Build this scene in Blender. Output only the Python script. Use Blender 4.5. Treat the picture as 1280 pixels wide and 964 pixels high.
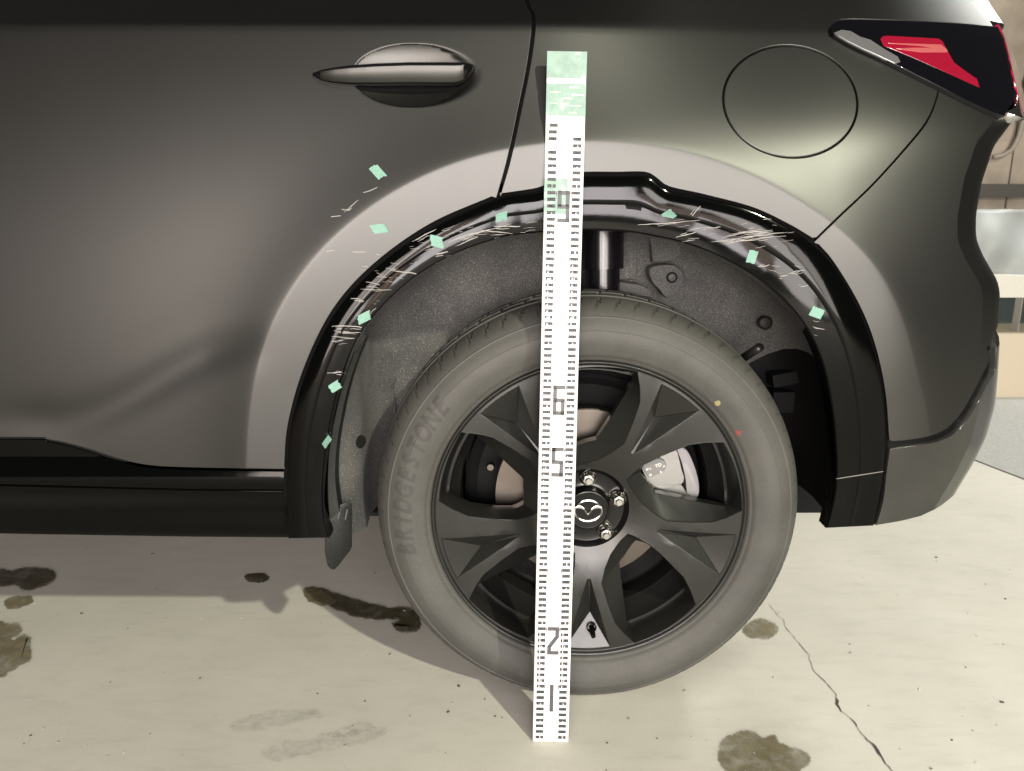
import bpy, bmesh, math, random
import numpy as np
from mathutils import Vector, Matrix
from mathutils.geometry import delaunay_2d_cdt
from mathutils.bvhtree import BVHTree
random.seed(7)
R = math.radians
scene = bpy.context.scene
for o in list(bpy.data.objects): bpy.data.objects.remove(o)

# ------------------------------------------------------------------ camera
FPX, PITCH, CAMH, CAMD = 963.0, R(13.77), .888, 1.242
cam_d = bpy.data.cameras.new('camera'); cam = bpy.data.objects.new('camera', cam_d)
scene.collection.objects.link(cam); scene.camera = cam
cam_d.sensor_width = 36; cam_d.lens = 36*FPX/1280; cam_d.clip_start = .02; cam_d.clip_end = 200
cam.location = (0, -CAMD, CAMH); cam.rotation_euler = (R(90)-PITCH, 0, 0)
cam_d.dof.use_dof = True; cam_d.dof.focus_distance = 1.25; cam_d.dof.aperture_fstop = 9

# ------------------------------------------------------------------ world and lamps
w = bpy.data.worlds.new('World'); scene.world = w; w.use_nodes = True
w.node_tree.nodes['Background'].inputs[0].default_value = (1, .90, .88, 1)
w.node_tree.nodes['Background'].inputs[1].default_value = .05
def area_lamp(name, loc, target, size, energy, col, size_y=None, spread=180):
    l = bpy.data.lights.new(name, 'AREA'); l.energy = energy; l.color = col
    l.shape = 'RECTANGLE'; l.size = size; l.size_y = size_y or size; l.spread = R(spread)
    o = bpy.data.objects.new(name, l); scene.collection.objects.link(o); o.location = loc
    o.rotation_euler = (Vector(target)-Vector(loc)).to_track_quat('-Z', 'Y').to_euler(); return o
area_lamp('flood_lamp', (3.05, -4.75, 4.5), (0, -.3, .2), .16, 480, (1, .99, .78))
# unseen panels added for bright surroundings, filling shadows and showing in the gloss
for x0, x1, z0, z1, rad, c in ((-2.1, -1.15, .05, 2.3, 22., (1, .86, .78)), (-1.05, -.55, .12, 2.3, 32., (1, .92, .88)), (-.42, -.20, .05, 1.9, 11., (1, .66, .46)), (-.05, .42, .05, 2.3, 37., (1, .94, .93)), (.52, .95, .35, 2.3, 35., (1, .92, .92)),
                               (1.0, 1.22, .3, 1.5, 7., (1, .70, .52)), (1.28, 1.95, .05, 2.3, 25., (1, .93, .87)), (2.05, 2.65, .1, 2.1, 16., (1, .92, .84))):
    x, wd, z, h = (x0+x1)/2, x1-x0, (z0+z1)/2, z1-z0
    area_lamp('fill_panel', (x, -5, z), (x, 0, z), wd, rad*math.pi*wd*h, c, h)
area_lamp('overhead_fill', (-.6, -2.6, 6.2), (-.3, -.6, 0), 6.5, 35, (1, .92, .90), 4.0)  # unseen soft overhead fill, added to lift the open shadows
area_lamp('back_lamp', (3.1, 2.3, 3.0), (1.6, .1, 0), .8, 135, (1, .99, .93))
vs = scene.view_settings
vs.view_transform = 'Standard'; vs.look = 'None'; vs.exposure = 0; vs.gamma = 1; vs.use_curve_mapping = False

# ------------------------------------------------------------------ photo geometry: pixel -> place
CO, SI = math.cos(PITCH), math.sin(PITCH)
def ray(px, py):
    a, b = (px-640)/FPX, (py-482)/FPX
    return (a, CO-b*SI, -(SI+b*CO))
def atY(px, py, Y):
    r = ray(px, py); t = (Y+CAMD)/r[1]; return (r[0]*t, Y, CAMH+r[2]*t)
def atZ(px, py, Z=0.):
    r = ray(px, py); t = (Z-CAMH)/r[2]; return (r[0]*t, -CAMD+r[1]*t, Z)
def proj(P):
    y, z = P[1]+CAMD, P[2]-CAMH
    dep = y*CO-z*SI; v = -z*CO-y*SI
    return 640+FPX*P[0]/dep, 482+FPX*v/dep

# ------------------------------------------------------------------ helpers
def lin(r, g, b):
    f = lambda c: (c/255/12.92) if c/255 <= .04045 else ((c/255+.055)/1.055)**2.4
    return (f(r), f(g), f(b), 1)
def mat(name, col, rough=.5, metal=0., coat=0., coat_rough=.03, spec=.5):
    m = bpy.data.materials.new(name); m.use_nodes = True
    b = m.node_tree.nodes['Principled BSDF']
    b.inputs['Base Color'].default_value = col if len(col) == 4 else (*col, 1)
    b.inputs['Roughness'].default_value = rough; b.inputs['Metallic'].default_value = metal
    b.inputs['Coat Weight'].default_value = coat; b.inputs['Coat Roughness'].default_value = coat_rough
    b.inputs['Specular IOR Level'].default_value = spec
    return m
def N(m, t, **kw):
    n = m.node_tree.nodes.new(t)
    for k, v in kw.items():
        if k in n.inputs: n.inputs[k].default_value = v
        else: setattr(n, k, v)
    return n
def L(m, a, b): m.node_tree.links.new(a, b)
def bsdf(m): return m.node_tree.nodes['Principled BSDF']
def objco(m): return N(m, 'ShaderNodeTexCoord').outputs['Object']
def noise(m, scale, detail=4, rough=.6, co=None, dist=0.):
    n = N(m, 'ShaderNodeTexNoise', Scale=scale, Detail=detail, Roughness=rough, Distortion=dist)
    L(m, co or objco(m), n.inputs['Vector']); return n.outputs['Fac']
def ramp(m, fac, stops):
    r = N(m, 'ShaderNodeValToRGB'); e = r.color_ramp.elements
    while len(e) < len(stops): e.new(.5)
    for k, (p, c) in enumerate(stops):
        e[k].position = p; e[k].color = c if not isinstance(c, (int, float)) else (c, c, c, 1)
    L(m, fac, r.inputs['Fac']); return r.outputs['Color']
def mix(m, fac, a, b, mode='MIX'):
    n = N(m, 'ShaderNodeMix', data_type='RGBA', blend_type=mode)
    for s, v in ((n.inputs[0], fac), (n.inputs[6], a), (n.inputs[7], b)):
        if hasattr(v, 'is_output'): L(m, v, s)
        else: s.default_value = v
    return n.outputs[2]
def bump(m, h, strength, dist=.001):
    n = N(m, 'ShaderNodeBump', Strength=strength, Distance=dist); L(m, h, n.inputs['Height'])
    L(m, n.outputs['Normal'], bsdf(m).inputs['Normal'])
def tag(o, label=None, cat=None, group=None, kind=None):
    for k, v in (('label', label), ('category', cat), ('group', group), ('kind', kind)):
        if v: o[k] = v
    return o
def empty(name, loc, parent=None):
    o = bpy.data.objects.new(name, None); scene.collection.objects.link(o); o.location = loc
    o.empty_display_size = .1
    if parent: attach(o, parent)
    return o
def wloc(o):
    v = Vector(o.location)
    return v
def attach(o, parent):
    o.parent = parent; p = parent; tot = Vector((0, 0, 0))
    # every transform in a chain is a pure translation (child geometry is written in world coordinates)
    o.matrix_parent_inverse = Matrix.Translation(-world_of(parent))
WORLD = {}
def world_of(o): return WORLD.get(o.name, Vector(o.location) if o.parent is None else Vector((0, 0, 0)))
BV = {}
def mesh_obj(name, V, F, m, parent=None, smooth=True, sharp=None, normals=None, bvh=None):
    me = bpy.data.meshes.new(name); me.from_pydata([tuple(v) for v in V], [], F); me.update()
    if smooth:
        me.polygons.foreach_set('use_smooth', [True]*len(me.polygons))
        if sharp: me.set_sharp_from_angle(angle=R(sharp))
    if normals is not None:
        try: me.normals_split_custom_set_from_vertices([tuple(n) for n in normals])
        except Exception as e: print('normals', e)
    if m: me.materials.append(m)
    o = bpy.data.objects.new(name, me); scene.collection.objects.link(o)
    if parent: attach(o, parent)
    if bvh: BV[bvh] = BVHTree.FromPolygons([Vector(v) for v in V], F)
    return o
class MB:
    def __init__(s): s.V, s.F = [], []
    def add(s, V, F):
        k = len(s.V); s.V += [tuple(v) for v in V]; s.F += [tuple(i+k for i in f) for f in F]
    def box(s, c, h, M=None):
        V = [Vector((a*h[0], b*h[1], d*h[2])) for a in (-1, 1) for b in (-1, 1) for d in (-1, 1)]
        if M: V = [M @ v for v in V]
        s.add([v+Vector(c) for v in V], [(0, 1, 3, 2), (4, 6, 7, 5), (0, 4, 5, 1), (2, 3, 7, 6), (0, 2, 6, 4), (1, 5, 7, 3)])
    def tube(s, pts, r, n=12, cap=True, r2=None):
        pts = [Vector(p) for p in pts]; V = []; F = []
        up = Vector((0.13, .31, .94))
        for i, p in enumerate(pts):
            d = (pts[min(i+1, len(pts)-1)]-pts[max(i-1, 0)]).normalized()
            a = d.cross(up).normalized(); b = d.cross(a)
            rr = r[i] if isinstance(r, (list, tuple)) else r
            for k in range(n):
                t = 2*math.pi*k/n; V.append(p+a*rr*math.cos(t)+b*rr*math.sin(t))
        for i in range(len(pts)-1):
            for k in range(n):
                F.append((i*n+k, i*n+(k+1) % n, (i+1)*n+(k+1) % n, (i+1)*n+k))
        if cap: F += [tuple(range(n))[::-1], tuple(range((len(pts)-1)*n, len(pts)*n))]
        s.add(V, F)
    def revolve(s, prof, c, n=48, a0=0, a1=2*math.pi):
        # prof: (radius, y) around the Y axis through c=(x,z)
        full = abs(a1-a0-2*math.pi) < 1e-6; m = n if full else n+1; V = []; F = []
        for k in range(m):
            t = a0+(a1-a0)*k/n
            for r, y in prof: V.append((c[0]+r*math.cos(t), y, c[1]+r*math.sin(t)))
        q = len(prof)
        for k in range(n):
            k2 = (k+1) % m
            for j in range(q-1): F.append((k*q+j, k*q+j+1, k2*q+j+1, k2*q+j))
        s.add(V, F)
    def build(s, name, m, parent=None, **kw): return mesh_obj(name, s.V, s.F, m, parent, **kw)

def catmull(P, step, closed=False):
    P = [np.array(p, float) for p in P]; out = []
    n = len(P)
    for i in range(n-1 if not closed else n):
        p0, p1, p2, p3 = (P[(i-1) % n] if closed or i > 0 else P[0]*2-P[1], P[i], P[(i+1) % n],
                          P[(i+2) % n] if closed or i+2 < n else P[-1]*2-P[-2])
        k = max(1, int(np.linalg.norm(p2-p1)/step))
        for j in range(k):
            t = j/k
            out.append(.5*((2*p1)+(-p0+p2)*t+(2*p0-5*p1+4*p2-p3)*t*t+(-p0+3*p1-3*p2+p3)*t**3))
    if not closed: out.append(P[-1])
    return [tuple(p) for p in out]
def polyline(P, step):
    out = []
    for a, b in zip(P[:-1], P[1:]):
        k = max(1, int(math.dist(a, b)/step))
        out += [(a[0]+(b[0]-a[0])*j/k, a[1]+(b[1]-a[1])*j/k) for j in range(k)]
    return out+[tuple(P[-1])]
def inside(poly, x, y):
    c = False; n = len(poly); j = n-1
    for i in range(n):
        xi, yi = poly[i]; xj, yj = poly[j]
        if (yi > y) != (yj > y) and x < (xj-xi)*(y-yi)/(yj-yi)+xi: c = not c
        j = i
    return c

# ------------------------------------------------------------------ materials
M = {}
def make_materials():
    p = mat('grey_metallic_paint', (.056, .0562, .0535), .37, 1., .0, .1)
    f = noise(p, 2600, 2, .7); c = ramp(p, f, [(.3, (.045, .0452, .0432, 1)), (.7, (.066, .0663, .0634, 1))])
    L(p, c, bsdf(p).inputs['Base Color'])
    rr = N(p, 'ShaderNodeMapRange'); rr.inputs['To Min'].default_value = .395; rr.inputs['To Max'].default_value = .425
    L(p, noise(p, 7, 3), rr.inputs['Value']); L(p, rr.outputs[0], bsdf(p).inputs['Roughness'])
    bump(p, noise(p, 150, 2), .012, .001)
    M['paint'] = p
    g = mat('piano_black', (.0008, .0009, .0009), .07, 0, 0., .02, .15)
    d = noise(g, 40, 6, .7)
    rr = N(g, 'ShaderNodeMapRange'); rr.inputs['To Min'].default_value = .03; rr.inputs['To Max'].default_value = .12
    L(g, d, rr.inputs['Value']); L(g, rr.outputs[0], bsdf(g).inputs['Roughness'])
    dd = ramp(g, noise(g, 900, 3, .8), [(.70, (.0008, .0009, .0009, 1)), (.86, (.010, .010, .009, 1))]); L(g, dd, bsdf(g).inputs['Base Color'])
    bump(g, noise(g, 110, 2), .015, .001)
    M['gloss'] = g
    M['gap'] = mat('seam_black', (.0008, .0008, .0008), .8, spec=.08)
    s = mat('rubber_seal', (.0015, .0015, .0015), .5, spec=.12); M['seal'] = s
    b = mat('moulded_black_plastic', (.011, .0125, .0112), .42, spec=.25)
    L(b, ramp(b, noise(b, 260, 5, .75), [(.45, (.0048, .0056, .005, 1)), (.80, (.02, .021, .018, 1))]), bsdf(b).inputs['Base Color'])
    bump(b, noise(b, 700, 3), .25); M['plastic'] = b
    ln = mat('felt_liner', (.03, .03, .03), .95)
    c1 = ramp(ln, noise(ln, 420, 6, .85), [(.35, (.022, .022, .024, 1)), (.58, (.070, .070, .069, 1)), (.71, (.55, .54, .46, 1))])
    c2 = ramp(ln, noise(ln, 9, 4, .6), [(.35, (.75, .75, .75, 1)), (.65, (1.3, 1.28, 1.2, 1))])
    L(ln, mix(ln, 1., c1, c2, 'MULTIPLY'), bsdf(ln).inputs['Base Color']); bump(ln, noise(ln, 600, 5, .8), .8, .002)
    M['liner'] = ln
    t = mat('dusty_rubber', (.07, .067, .06), .62, spec=.35)
    c1 = ramp(t, noise(t, 6, 5, .65), [(.3, (.035, .0345, .031, 1)), (.7, (.055, .054, .048, 1))])
    c2 = ramp(t, noise(t, 300, 4, .7), [(.35, (.85, .85, .85, 1)), (.62, (1, 1, 1, 1)), (.76, (1.5, 1.5, 1.4, 1))])
    L(t, mix(t, 1., c1, c2, 'MULTIPLY'), bsdf(t).inputs['Base Color']); bump(t, noise(t, 500, 3), .15, .0006)
    M['rubber'] = t
    M['letters'] = mat('smooth_black_rubber', (.033, .032, .029), .55, spec=.3)
    r = mat('satin_black_alloy', (.014, .0142, .0125), .32, .25, .0, .06, .45)
    rr = N(r, 'ShaderNodeMapRange'); rr.inputs['To Min'].default_value = .24; rr.inputs['To Max'].default_value = .35
    L(r, noise(r, 30, 5, .7), rr.inputs['Value']); L(r, rr.outputs[0], bsdf(r).inputs['Roughness'])
    L(r, ramp(r, noise(r, 800, 3, .8), [(.70, (.0135, .0138, .0122, 1)), (.86, (.05, .048, .043, 1))]), bsdf(r).inputs['Base Color'])
    bv = N(r, 'ShaderNodeBevel', Radius=.0022); bv.samples = 4; L(r, bv.outputs[0], bsdf(r).inputs['Normal'])
    M['alloy'] = r
    M['barrel'] = mat('barrel_black', (.016, .016, .015), .26, .4, .1, .08, .3)
    M['chrome'] = mat('chrome', (.5, .49, .47), .16, 1.)
    M['steel'] = mat('brake_steel', (.12, .105, .09), .34, 1.)
    M['caliper'] = mat('cast_aluminium', (.21, .21, .20), .38, .8)
    bump(M['caliper'], noise(M['caliper'], 400, 3), .2, .0006)
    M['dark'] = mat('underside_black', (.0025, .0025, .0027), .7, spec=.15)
    M['redlens'] = mat('red_lens', (.16, .003, .014), .12, 0, .5, .02)
    M['lens'] = mat('lamp_black', (.002, .002, .003), .04, 0, 0., .01, .25)
    M['pinklens'] = mat('clear_red_lens', (.26, .006, .035), .08, 0, 1., .02)
    M['greytrim'] = mat('grey_lamp_trim', (.16, .16, .165), .25, .6); M['pinkstrip'] = mat('pale_lens_rib', (.26, .06, .06), .2, 0, 1., .02)
    tp = mat('green_masking_tape', lin(118, 168, 148), .75); M['tape'] = tp
    L(tp, ramp(tp, noise(tp, 300, 3), [(.3, lin(90, 126, 113)), (.7, lin(106, 140, 128))]), bsdf(tp).inputs['Base Color'])
    sc = mat('scratch_white', (.21, .20, .19), .7); M['scratch'] = sc
    s = mat('staff_white', (.6, .6, .59), .3, 0, .3, .15); M['staff'] = s
    L(s, ramp(s, noise(s, 120, 6, .8), [(.30, (.4, .39, .36, 1)), (.40, (.60, .60, .59, 1))]), bsdf(s).inputs['Base Color'])
    M['ink'] = mat('grey_ink', (.14, .14, .145), .5)
    L(M['ink'], ramp(M['ink'], noise(M['ink'], 900, 3, .8), [(.52, (.03, .03, .034, 1)), (.76, (.14, .14, .14, 1))]), bsdf(M['ink']).inputs['Base Color'])
    M['cream'] = mat('cream_paint', lin(168, 158, 140), .6)
    M['white'] = mat('white_paint', lin(178, 176, 168), .5)
make_materials()

# ------------------------------------------------------------------ ground
def concrete():
    m = mat('concrete', (.33, .32, .29), .75)
    co = objco(m)
    st = N(m, 'ShaderNodeMapping'); L(m, co, st.inputs['Vector']); st.inputs['Scale'].default_value = (1, 3.2, 1)
    base = ramp(m, noise(m, 1.4, 6, .62, co), [(.25, (.385, .373, .332, 1)), (.75, (.475, .46, .41, 1))])
    sm = ramp(m, noise(m, 9, 7, .7, st.outputs[0]), [(.30, (.90, .90, .89, 1)), (.48, (1, 1, 1, 1)), (.72, (1.04, 1.037, 1.03, 1))])
    c = mix(m, 1., base, sm, 'MULTIPLY')
    pit = ramp(m, noise(m, 60, 3, .5, co), [(.68, (1, 1, 1, 1)), (.78, (.82, .80, .77, 1))])
    c = mix(m, 1., c, pit, 'MULTIPLY')
    wh = ramp(m, noise(m, 95, 2, .5, st.outputs[0]), [(.72, 0.), (.78, .35)])
    c = mix(m, wh, c, (.55, .54, .51, 1))
    L(m, c, bsdf(m).inputs['Base Color'])
    rg = ramp(m, noise(m, 5, 5, .6, co), [(.3, .55), (.7, .8)]); L(m, rg, bsdf(m).inputs['Roughness'])
    bump(m, noise(m, 140, 6, .7, co), .18, .002)
    return m
M['concrete'] = concrete()
floor = mesh_obj('floor', [(-30, -30, 0), (30, -30, 0), (30, 30, 0), (-30, 30, 0)], [(0, 1, 2, 3)], M['concrete'], smooth=False)
tag(floor, 'pale worn concrete floor with oil stains and a crack', kind='structure')
am = mat('asphalt', (.16, .16, .155), .85)
L(am, ramp(am, noise(am, 160, 5, .8), [(.3, (.20, .20, .196, 1)), (.7, (.42, .415, .40, 1))]), bsdf(am).inputs['Base Color'])
bump(am, noise(am, 200, 4, .8), .6, .004)
e0, e1, e2 = (1.75, .75), (1.62, 1.25), (1.40, 1.72)
asph = mesh_obj('yard_paving', [(2.4, -.2, .004), (1.75, .75, .004), (1.66, 1.08, .004), (1.59, 1.33, .004), (1.46, 1.62, .004), (.6, 3.2, .004), (8, 9, .004), (12, -.2, .004)],
                [(7, 6, 5, 4, 3, 2, 1, 0)], am, smooth=False); tag(asph, 'grey asphalt paving beyond the concrete slab', kind='structure')

def blob(px_pts, name, m, z=.0012, jag=.25, parent=floor, steps=4.):
    """a stain soaked into the concrete: full inside, thinning out over an uneven rim"""
    P = [np.array(p) for p in catmull(px_pts, steps, True)]; rnd = random.Random(int(px_pts[0][0]*7+px_pts[0][1])); V = []; fade = []; n = len(P)
    area = sum(P[i][0]*P[(i+1) % n][1]-P[(i+1) % n][0]*P[i][1] for i in range(n))/2; sg = 1 if area > 0 else -1
    size = math.sqrt(abs(area)); d0 = min(3.5, size*.10)
    wob = [rnd.uniform(-1, 1) for _ in range(n)]; wob = [(wob[i-1]+2*wob[i]+wob[(i+1) % n])/4*jag*9*min(1, size/45) for i in range(n)]
    for off, a in ((-d0, 1.), (d0*.3, .62), (d0*1.9, .0)):
        for i in range(n):
            t = P[(i+1) % n]-P[i-1]; t = t/(np.linalg.norm(t)+1e-9); q = P[i]+np.array([t[1], -t[0]])*sg*(off+wob[i])
            V.append(atZ(q[0], q[1], z)); fade.append(a)
    F = [(l*n+i, l*n+(i+1) % n, (l+1)*n+(i+1) % n, (l+1)*n+i) for l in range(2) for i in range(n)]+[tuple(range(n))]
    o = mesh_obj(name, V, F, m, parent, smooth=False)
    at = o.data.attributes.new('soak', 'FLOAT', 'POINT'); at.data.foreach_set('value', fade)
    return o
oil = mat('oil_film', (.05, .043, .022), .35, 0, .4, .15)
L(oil, ramp(oil, noise(oil, 40, 5, .7), [(.3, (.028, .025, .014, 1)), (.7, (.085, .072, .038, 1))]), bsdf(oil).inputs['Base Color'])
def thin(m, lo, hi, scale=25):
    b = bsdf(m); a = ramp(m, noise(m, scale, 6, .75), [(.35, lo), (.62, hi)])
    at = N(m, 'ShaderNodeAttribute', attribute_name='soak'); ad = N(m, 'ShaderNodeMath', operation='MULTIPLY_ADD')
    L(m, noise(m, 90, 5, .7), ad.inputs[0]); ad.inputs[1].default_value = .9; L(m, at.outputs['Fac'], ad.inputs[2])
    sm = N(m, 'ShaderNodeMapRange', interpolation_type='SMOOTHSTEP'); sm.inputs['From Min'].default_value = .72; sm.inputs['From Max'].default_value = 1.12
    L(m, ad.outputs[0], sm.inputs['Value'])
    mu = N(m, 'ShaderNodeMath', operation='MULTIPLY'); L(m, a, mu.inputs[0]); L(m, sm.outputs[0], mu.inputs[1]); L(m, mu.outputs[0], b.inputs['Alpha'])
thin(oil, .55, .95)
oil2 = mat('old_oil_stain', (.13, .105, .05), .6)
L(oil2, ramp(oil2, noise(oil2, 30, 5, .7), [(.3, (.10, .085, .045, 1)), (.7, (.17, .145, .08, 1))]), bsdf(oil2).inputs['Base Color']); thin(oil2, .3, .9, 18)
scuff = mat('tyre_scuff', (.13, .125, .12), .8); thin(scuff, 0., .17, 60)
blob([(-20, 716), (0, 714), (18, 716), (35, 712), (58, 713), (68, 719), (60, 728), (45, 733), (28, 735), (18, 729), (0, 731), (-20, 733)], 'oil_stain', oil)
blob([(-25, 785), (5, 782), (24, 784), (22, 792), (14, 799), (24, 801), (30, 796), (38, 797), (33, 806), (37, 815), (35, 826), (22, 831), (10, 840), (-25, 850)], 'oil_stain', oil2, jag=.5)
blob([(6, 752), (18, 747), (38, 746), (40, 752), (25, 758), (10, 760)], 'oil_stain', oil2)
blob([(306, 721), (315, 718), (330, 718), (336, 722), (328, 727), (312, 727)], 'oil_stain', oil)
blob([(384, 740), (396, 738), (410, 741), (430, 747), (450, 753), (475, 760), (500, 762), (520, 765), (522, 785), (505, 789), (490, 780), (500, 774), (470, 772), (445, 768), (420, 760), (405, 752), (388, 749)], 'oil_stain', oil, jag=.2)
blob([(380, 738), (392, 736), (408, 742), (418, 752), (402, 756), (388, 750)], 'oil_stain', oil2, z=.002)
blob([(938, 779), (952, 774), (960, 777), (972, 784), (968, 792), (955, 797), (938, 795), (930, 790)], 'oil_stain', oil2)
blob([(904, 928), (912, 922), (925, 918), (944, 917), (952, 924), (967, 922), (972, 930), (990, 936), (1008, 942), (1012, 952), (1005, 960), (990, 966), (950, 972), (915, 966), (902, 950)], 'oil_stain', oil2, jag=.35)
for q in ([(290, 905), (330, 893), (380, 888), (400, 893), (350, 905), (300, 912)], [(330, 940), (380, 925), (440, 915), (480, 912), (470, 922), (400, 938), (350, 950)],
          [(410, 918), (450, 905), (465, 909), (440, 920)]): blob(q, 'tyre_scuff', scuff, jag=.4)
# crack
CR = [(962, 756), (972, 768), (979, 775), (981, 783), (992, 796), (1000, 806), (1011, 818), (1013, 828), (1017, 838), (1030, 851), (1038, 860), (1045, 868), (1047, 880), (1052, 889), (1062, 897), (1070, 905), (1074, 913), (1084, 924), (1094, 933), (1099, 942), (1108, 955), (1125, 975)]
CR = polyline(CR, 4); V = []; rnd = random.Random(3); F = []
for i, (x, y) in enumerate(CR):
    x += rnd.uniform(-.9, .9); wd = .0004*(1+i/45)*rnd.uniform(.5, 1.5)
    if abs(y-880) < 6 or abs(y-936) < 7: wd *= 2.6
    a = atZ(x, y, .0016); V += [(a[0]-wd, a[1], a[2]), (a[0]+wd, a[1], a[2])]
F = [(2*i, 2*i+1, 2*i+3, 2*i+2) for i in range(len(CR)-1)]
mesh_obj('crack', V, F, mat('crack_dark', (.045, .04, .035), .9), floor, smooth=False)
rnd = random.Random(11); g = MB()
for k in range(120):
    px, py = rnd.uniform(-60, 1340), rnd.uniform(690, 990); a = atZ(px, py, 0)
    s = rnd.choice([.0008, .001, .0012, .0018]) * (1.5 if rnd.random() < .06 else 1)
    M3 = Matrix.Rotation(rnd.uniform(0, 6), 3, 'Z') @ Matrix.Rotation(rnd.uniform(-.4, .4), 3, 'X')
    g.box((a[0], a[1], s*.4), (s*rnd.uniform(.7, 1.8), s, s*.5), M3)
gm = mat('grit', (.12, .11, .10), .8); L(gm, ramp(gm, noise(gm, 30, 1), [(.45, (.05, .045, .04, 1)), (.6, (.4, .39, .37, 1))]), bsdf(gm).inputs['Base Color'])
tag(g.build('grit', gm, None, smooth=False), 'scattered specks of grit on the concrete floor', 'grit', kind='stuff')

# ------------------------------------------------------------------ car body surface
WC = (.1335, .352); WY = -.003           # wheel centre (x, z) and plane of the rim edge
FC = (.133, .36)                        # centre used for the flare around the arch
T_PX = [(366, 640), (360, 590), (365, 530), (385, 460), (420, 390), (470, 335), (540, 285), (620, 248), (690, 236), (760, 232), (835, 237), (880, 246), (940, 262), (1000, 293), (1040, 330), (1070, 380), (1090, 430), (1103, 490), (1107, 550), (1103, 600), (1092, 655)]
C_PX = [(316, 640), (317, 570), (322, 500), (333, 440), (360, 375), (402, 315), (460, 262), (530, 220), (600, 194), (660, 182), (740, 176), (800, 179), (870, 192), (935, 216), (1000, 253), (1052, 292), (1095, 340), (1123, 400), (1140, 460), (1158, 520), (1166, 600), (1166, 650)]
def polar(px, Y=-.02):
    q = []
    for p in px:
        a = atY(p[0], p[1], Y); q.append((math.atan2(a[0]-FC[0], a[2]-FC[1]), math.hypot(a[0]-FC[0], a[2]-FC[1])))
    q.sort(); ph = np.array([a for a, _ in q]); rr = np.array([b for _, b in q])
    g = np.linspace(-2.4, 2.4, 481); v = np.interp(g, ph, rr)
    k = np.exp(-np.linspace(-2, 2, 25)**2); k /= k.sum()
    v = np.convolve(np.pad(v, 12, 'edge'), k, 'valid')
    return g, v
TG, TV = polar(T_PX); _, CV = polar(C_PX)
def lut(v, ph):
    f = (ph+2.4)/.01; i = int(f); 
    if i < 0: return v[0]
    if i >= 480: return v[480]
    f -= i; return v[i]*(1-f)+v[i+1]*f
def sstep(a, b, x):
    t = min(1, max(0, (x-a)/(b-a))); return t*t*(3-2*t)
def softplus(x, w):
    x /= w
    return w*(x if x > 30 else math.log1p(math.exp(x)) if x > -30 else 0.)
CUP = (516, 96)
cupc = atY(516, 95, .037)
def cup_rho(x, z):
    dx, dz = x-cupc[0], z-cupc[2]
    a = .094 if dx < 0 else .112
    b = .048 if dz > 0 else .050
    return math.sqrt((dx/a)**2+(dz/b)**2)
def S(x, z):
    y = -.033+(.27*(z-.60)**2 if z > .60 else .06*(z-.60)**2)
    y += softplus(z-1.148, .0035)*1.5*(1-.85*sstep(-.05, .30, x))
    y += softplus(z-.985, .025)*.34*sstep(.02, .45, x)
    if x > .50: y += .62*(x-.50)**2
    dx, dz = x-FC[0], z-FC[1]; ph = math.atan2(dx, dz); r = math.hypot(dx, dz)
    c = lut(CV, ph); s = r-c
    fade = sstep(1.95, 1.35, abs(ph))
    wv = .0022 if ph < .75 else .0022+.02*sstep(.75, 1.25, ph)
    bl = .016-.003*sstep(-.05, .45, ph)
    if s > 0: y -= bl*math.exp(-(s/.075)**1.25) if s > 0 else bl
    else: y -= bl
    y += fade*.19*softplus(-s, wv)
    # bowl behind the door handle
    q = cup_rho(x, z)
    if q < 1.15:
        d = x-cupc[0]
        soft = .05+.25*sstep(.02, .10, d)
        e = 1-q
        y += .028*max(0, e)**.85*(1-.35*e)*sstep(-soft*.02, soft, e)
    # soft fold low on the door
    y += .006*math.exp(-((z-(.53+.22*sstep(-.75, -.40, x)*.6))/.035)**2)*sstep(-.95, -.75, x)*sstep(-.36, -.5, x)
    return y
def hit_h(px, py, off=0.):
    Y = -.01
    for _ in range(40):
        a = atY(px, py, Y); Y2 = S(a[0], a[2])+off
        Y += .7*(Y2-Y)
    return atY(px, py, Y)
EDGE = [(1203, -30), (1219, 0), (1241, 32), (1250, 60), (1256, 120), (1246, 146), (1220, 180), (1205, 225), (1197, 270), (1197, 300), (1206, 322), (1226, 356), (1229, 372), (1228, 400), (1226, 440), (1224, 480), (1221, 515), (1210, 555), (1192, 592), (1176, 618), (1160, 645)]
EP = sorted([(hit_h(*p)[2], hit_h(*p)[0]) for p in EDGE]); EZ = np.array([a for a, _ in EP]); EX = np.array([b for _, b in EP])
_ez = np.linspace(.1, 1.5, 281); _ex = np.interp(_ez, EZ, EX); _k = np.exp(-np.linspace(-2, 2, 7)**2); _k /= _k.sum()
_ex = np.convolve(np.pad(_ex, 3, 'edge'), _k, 'valid')
def E(z):
    f = min(279.99, max(0, (z-.1)/.005)); i = int(f); f -= i
    return _ex[i]*(1-f)+_ex[i+1]*f
A0, TT, TF = R(34), .10, .035
def Surf(u, v, off=0.):
    e = E(v)
    if u <= e: return (u, S(u, v)+off, v)
    t = u-e; k = (math.pi/2-A0)/TT; t0 = min(t, TF); tc = min(max(0, t-TF), TT)
    x = e+t0*math.cos(A0)+(math.sin(A0+k*tc)-math.sin(A0))/k; y = S(e, v)+t0*math.sin(A0)+(math.cos(A0)-math.cos(A0+k*tc))/k
    if t > TT+TF: y += t-TT-TF
    return (x+off*-.7, y+off*.7, v)
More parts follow.
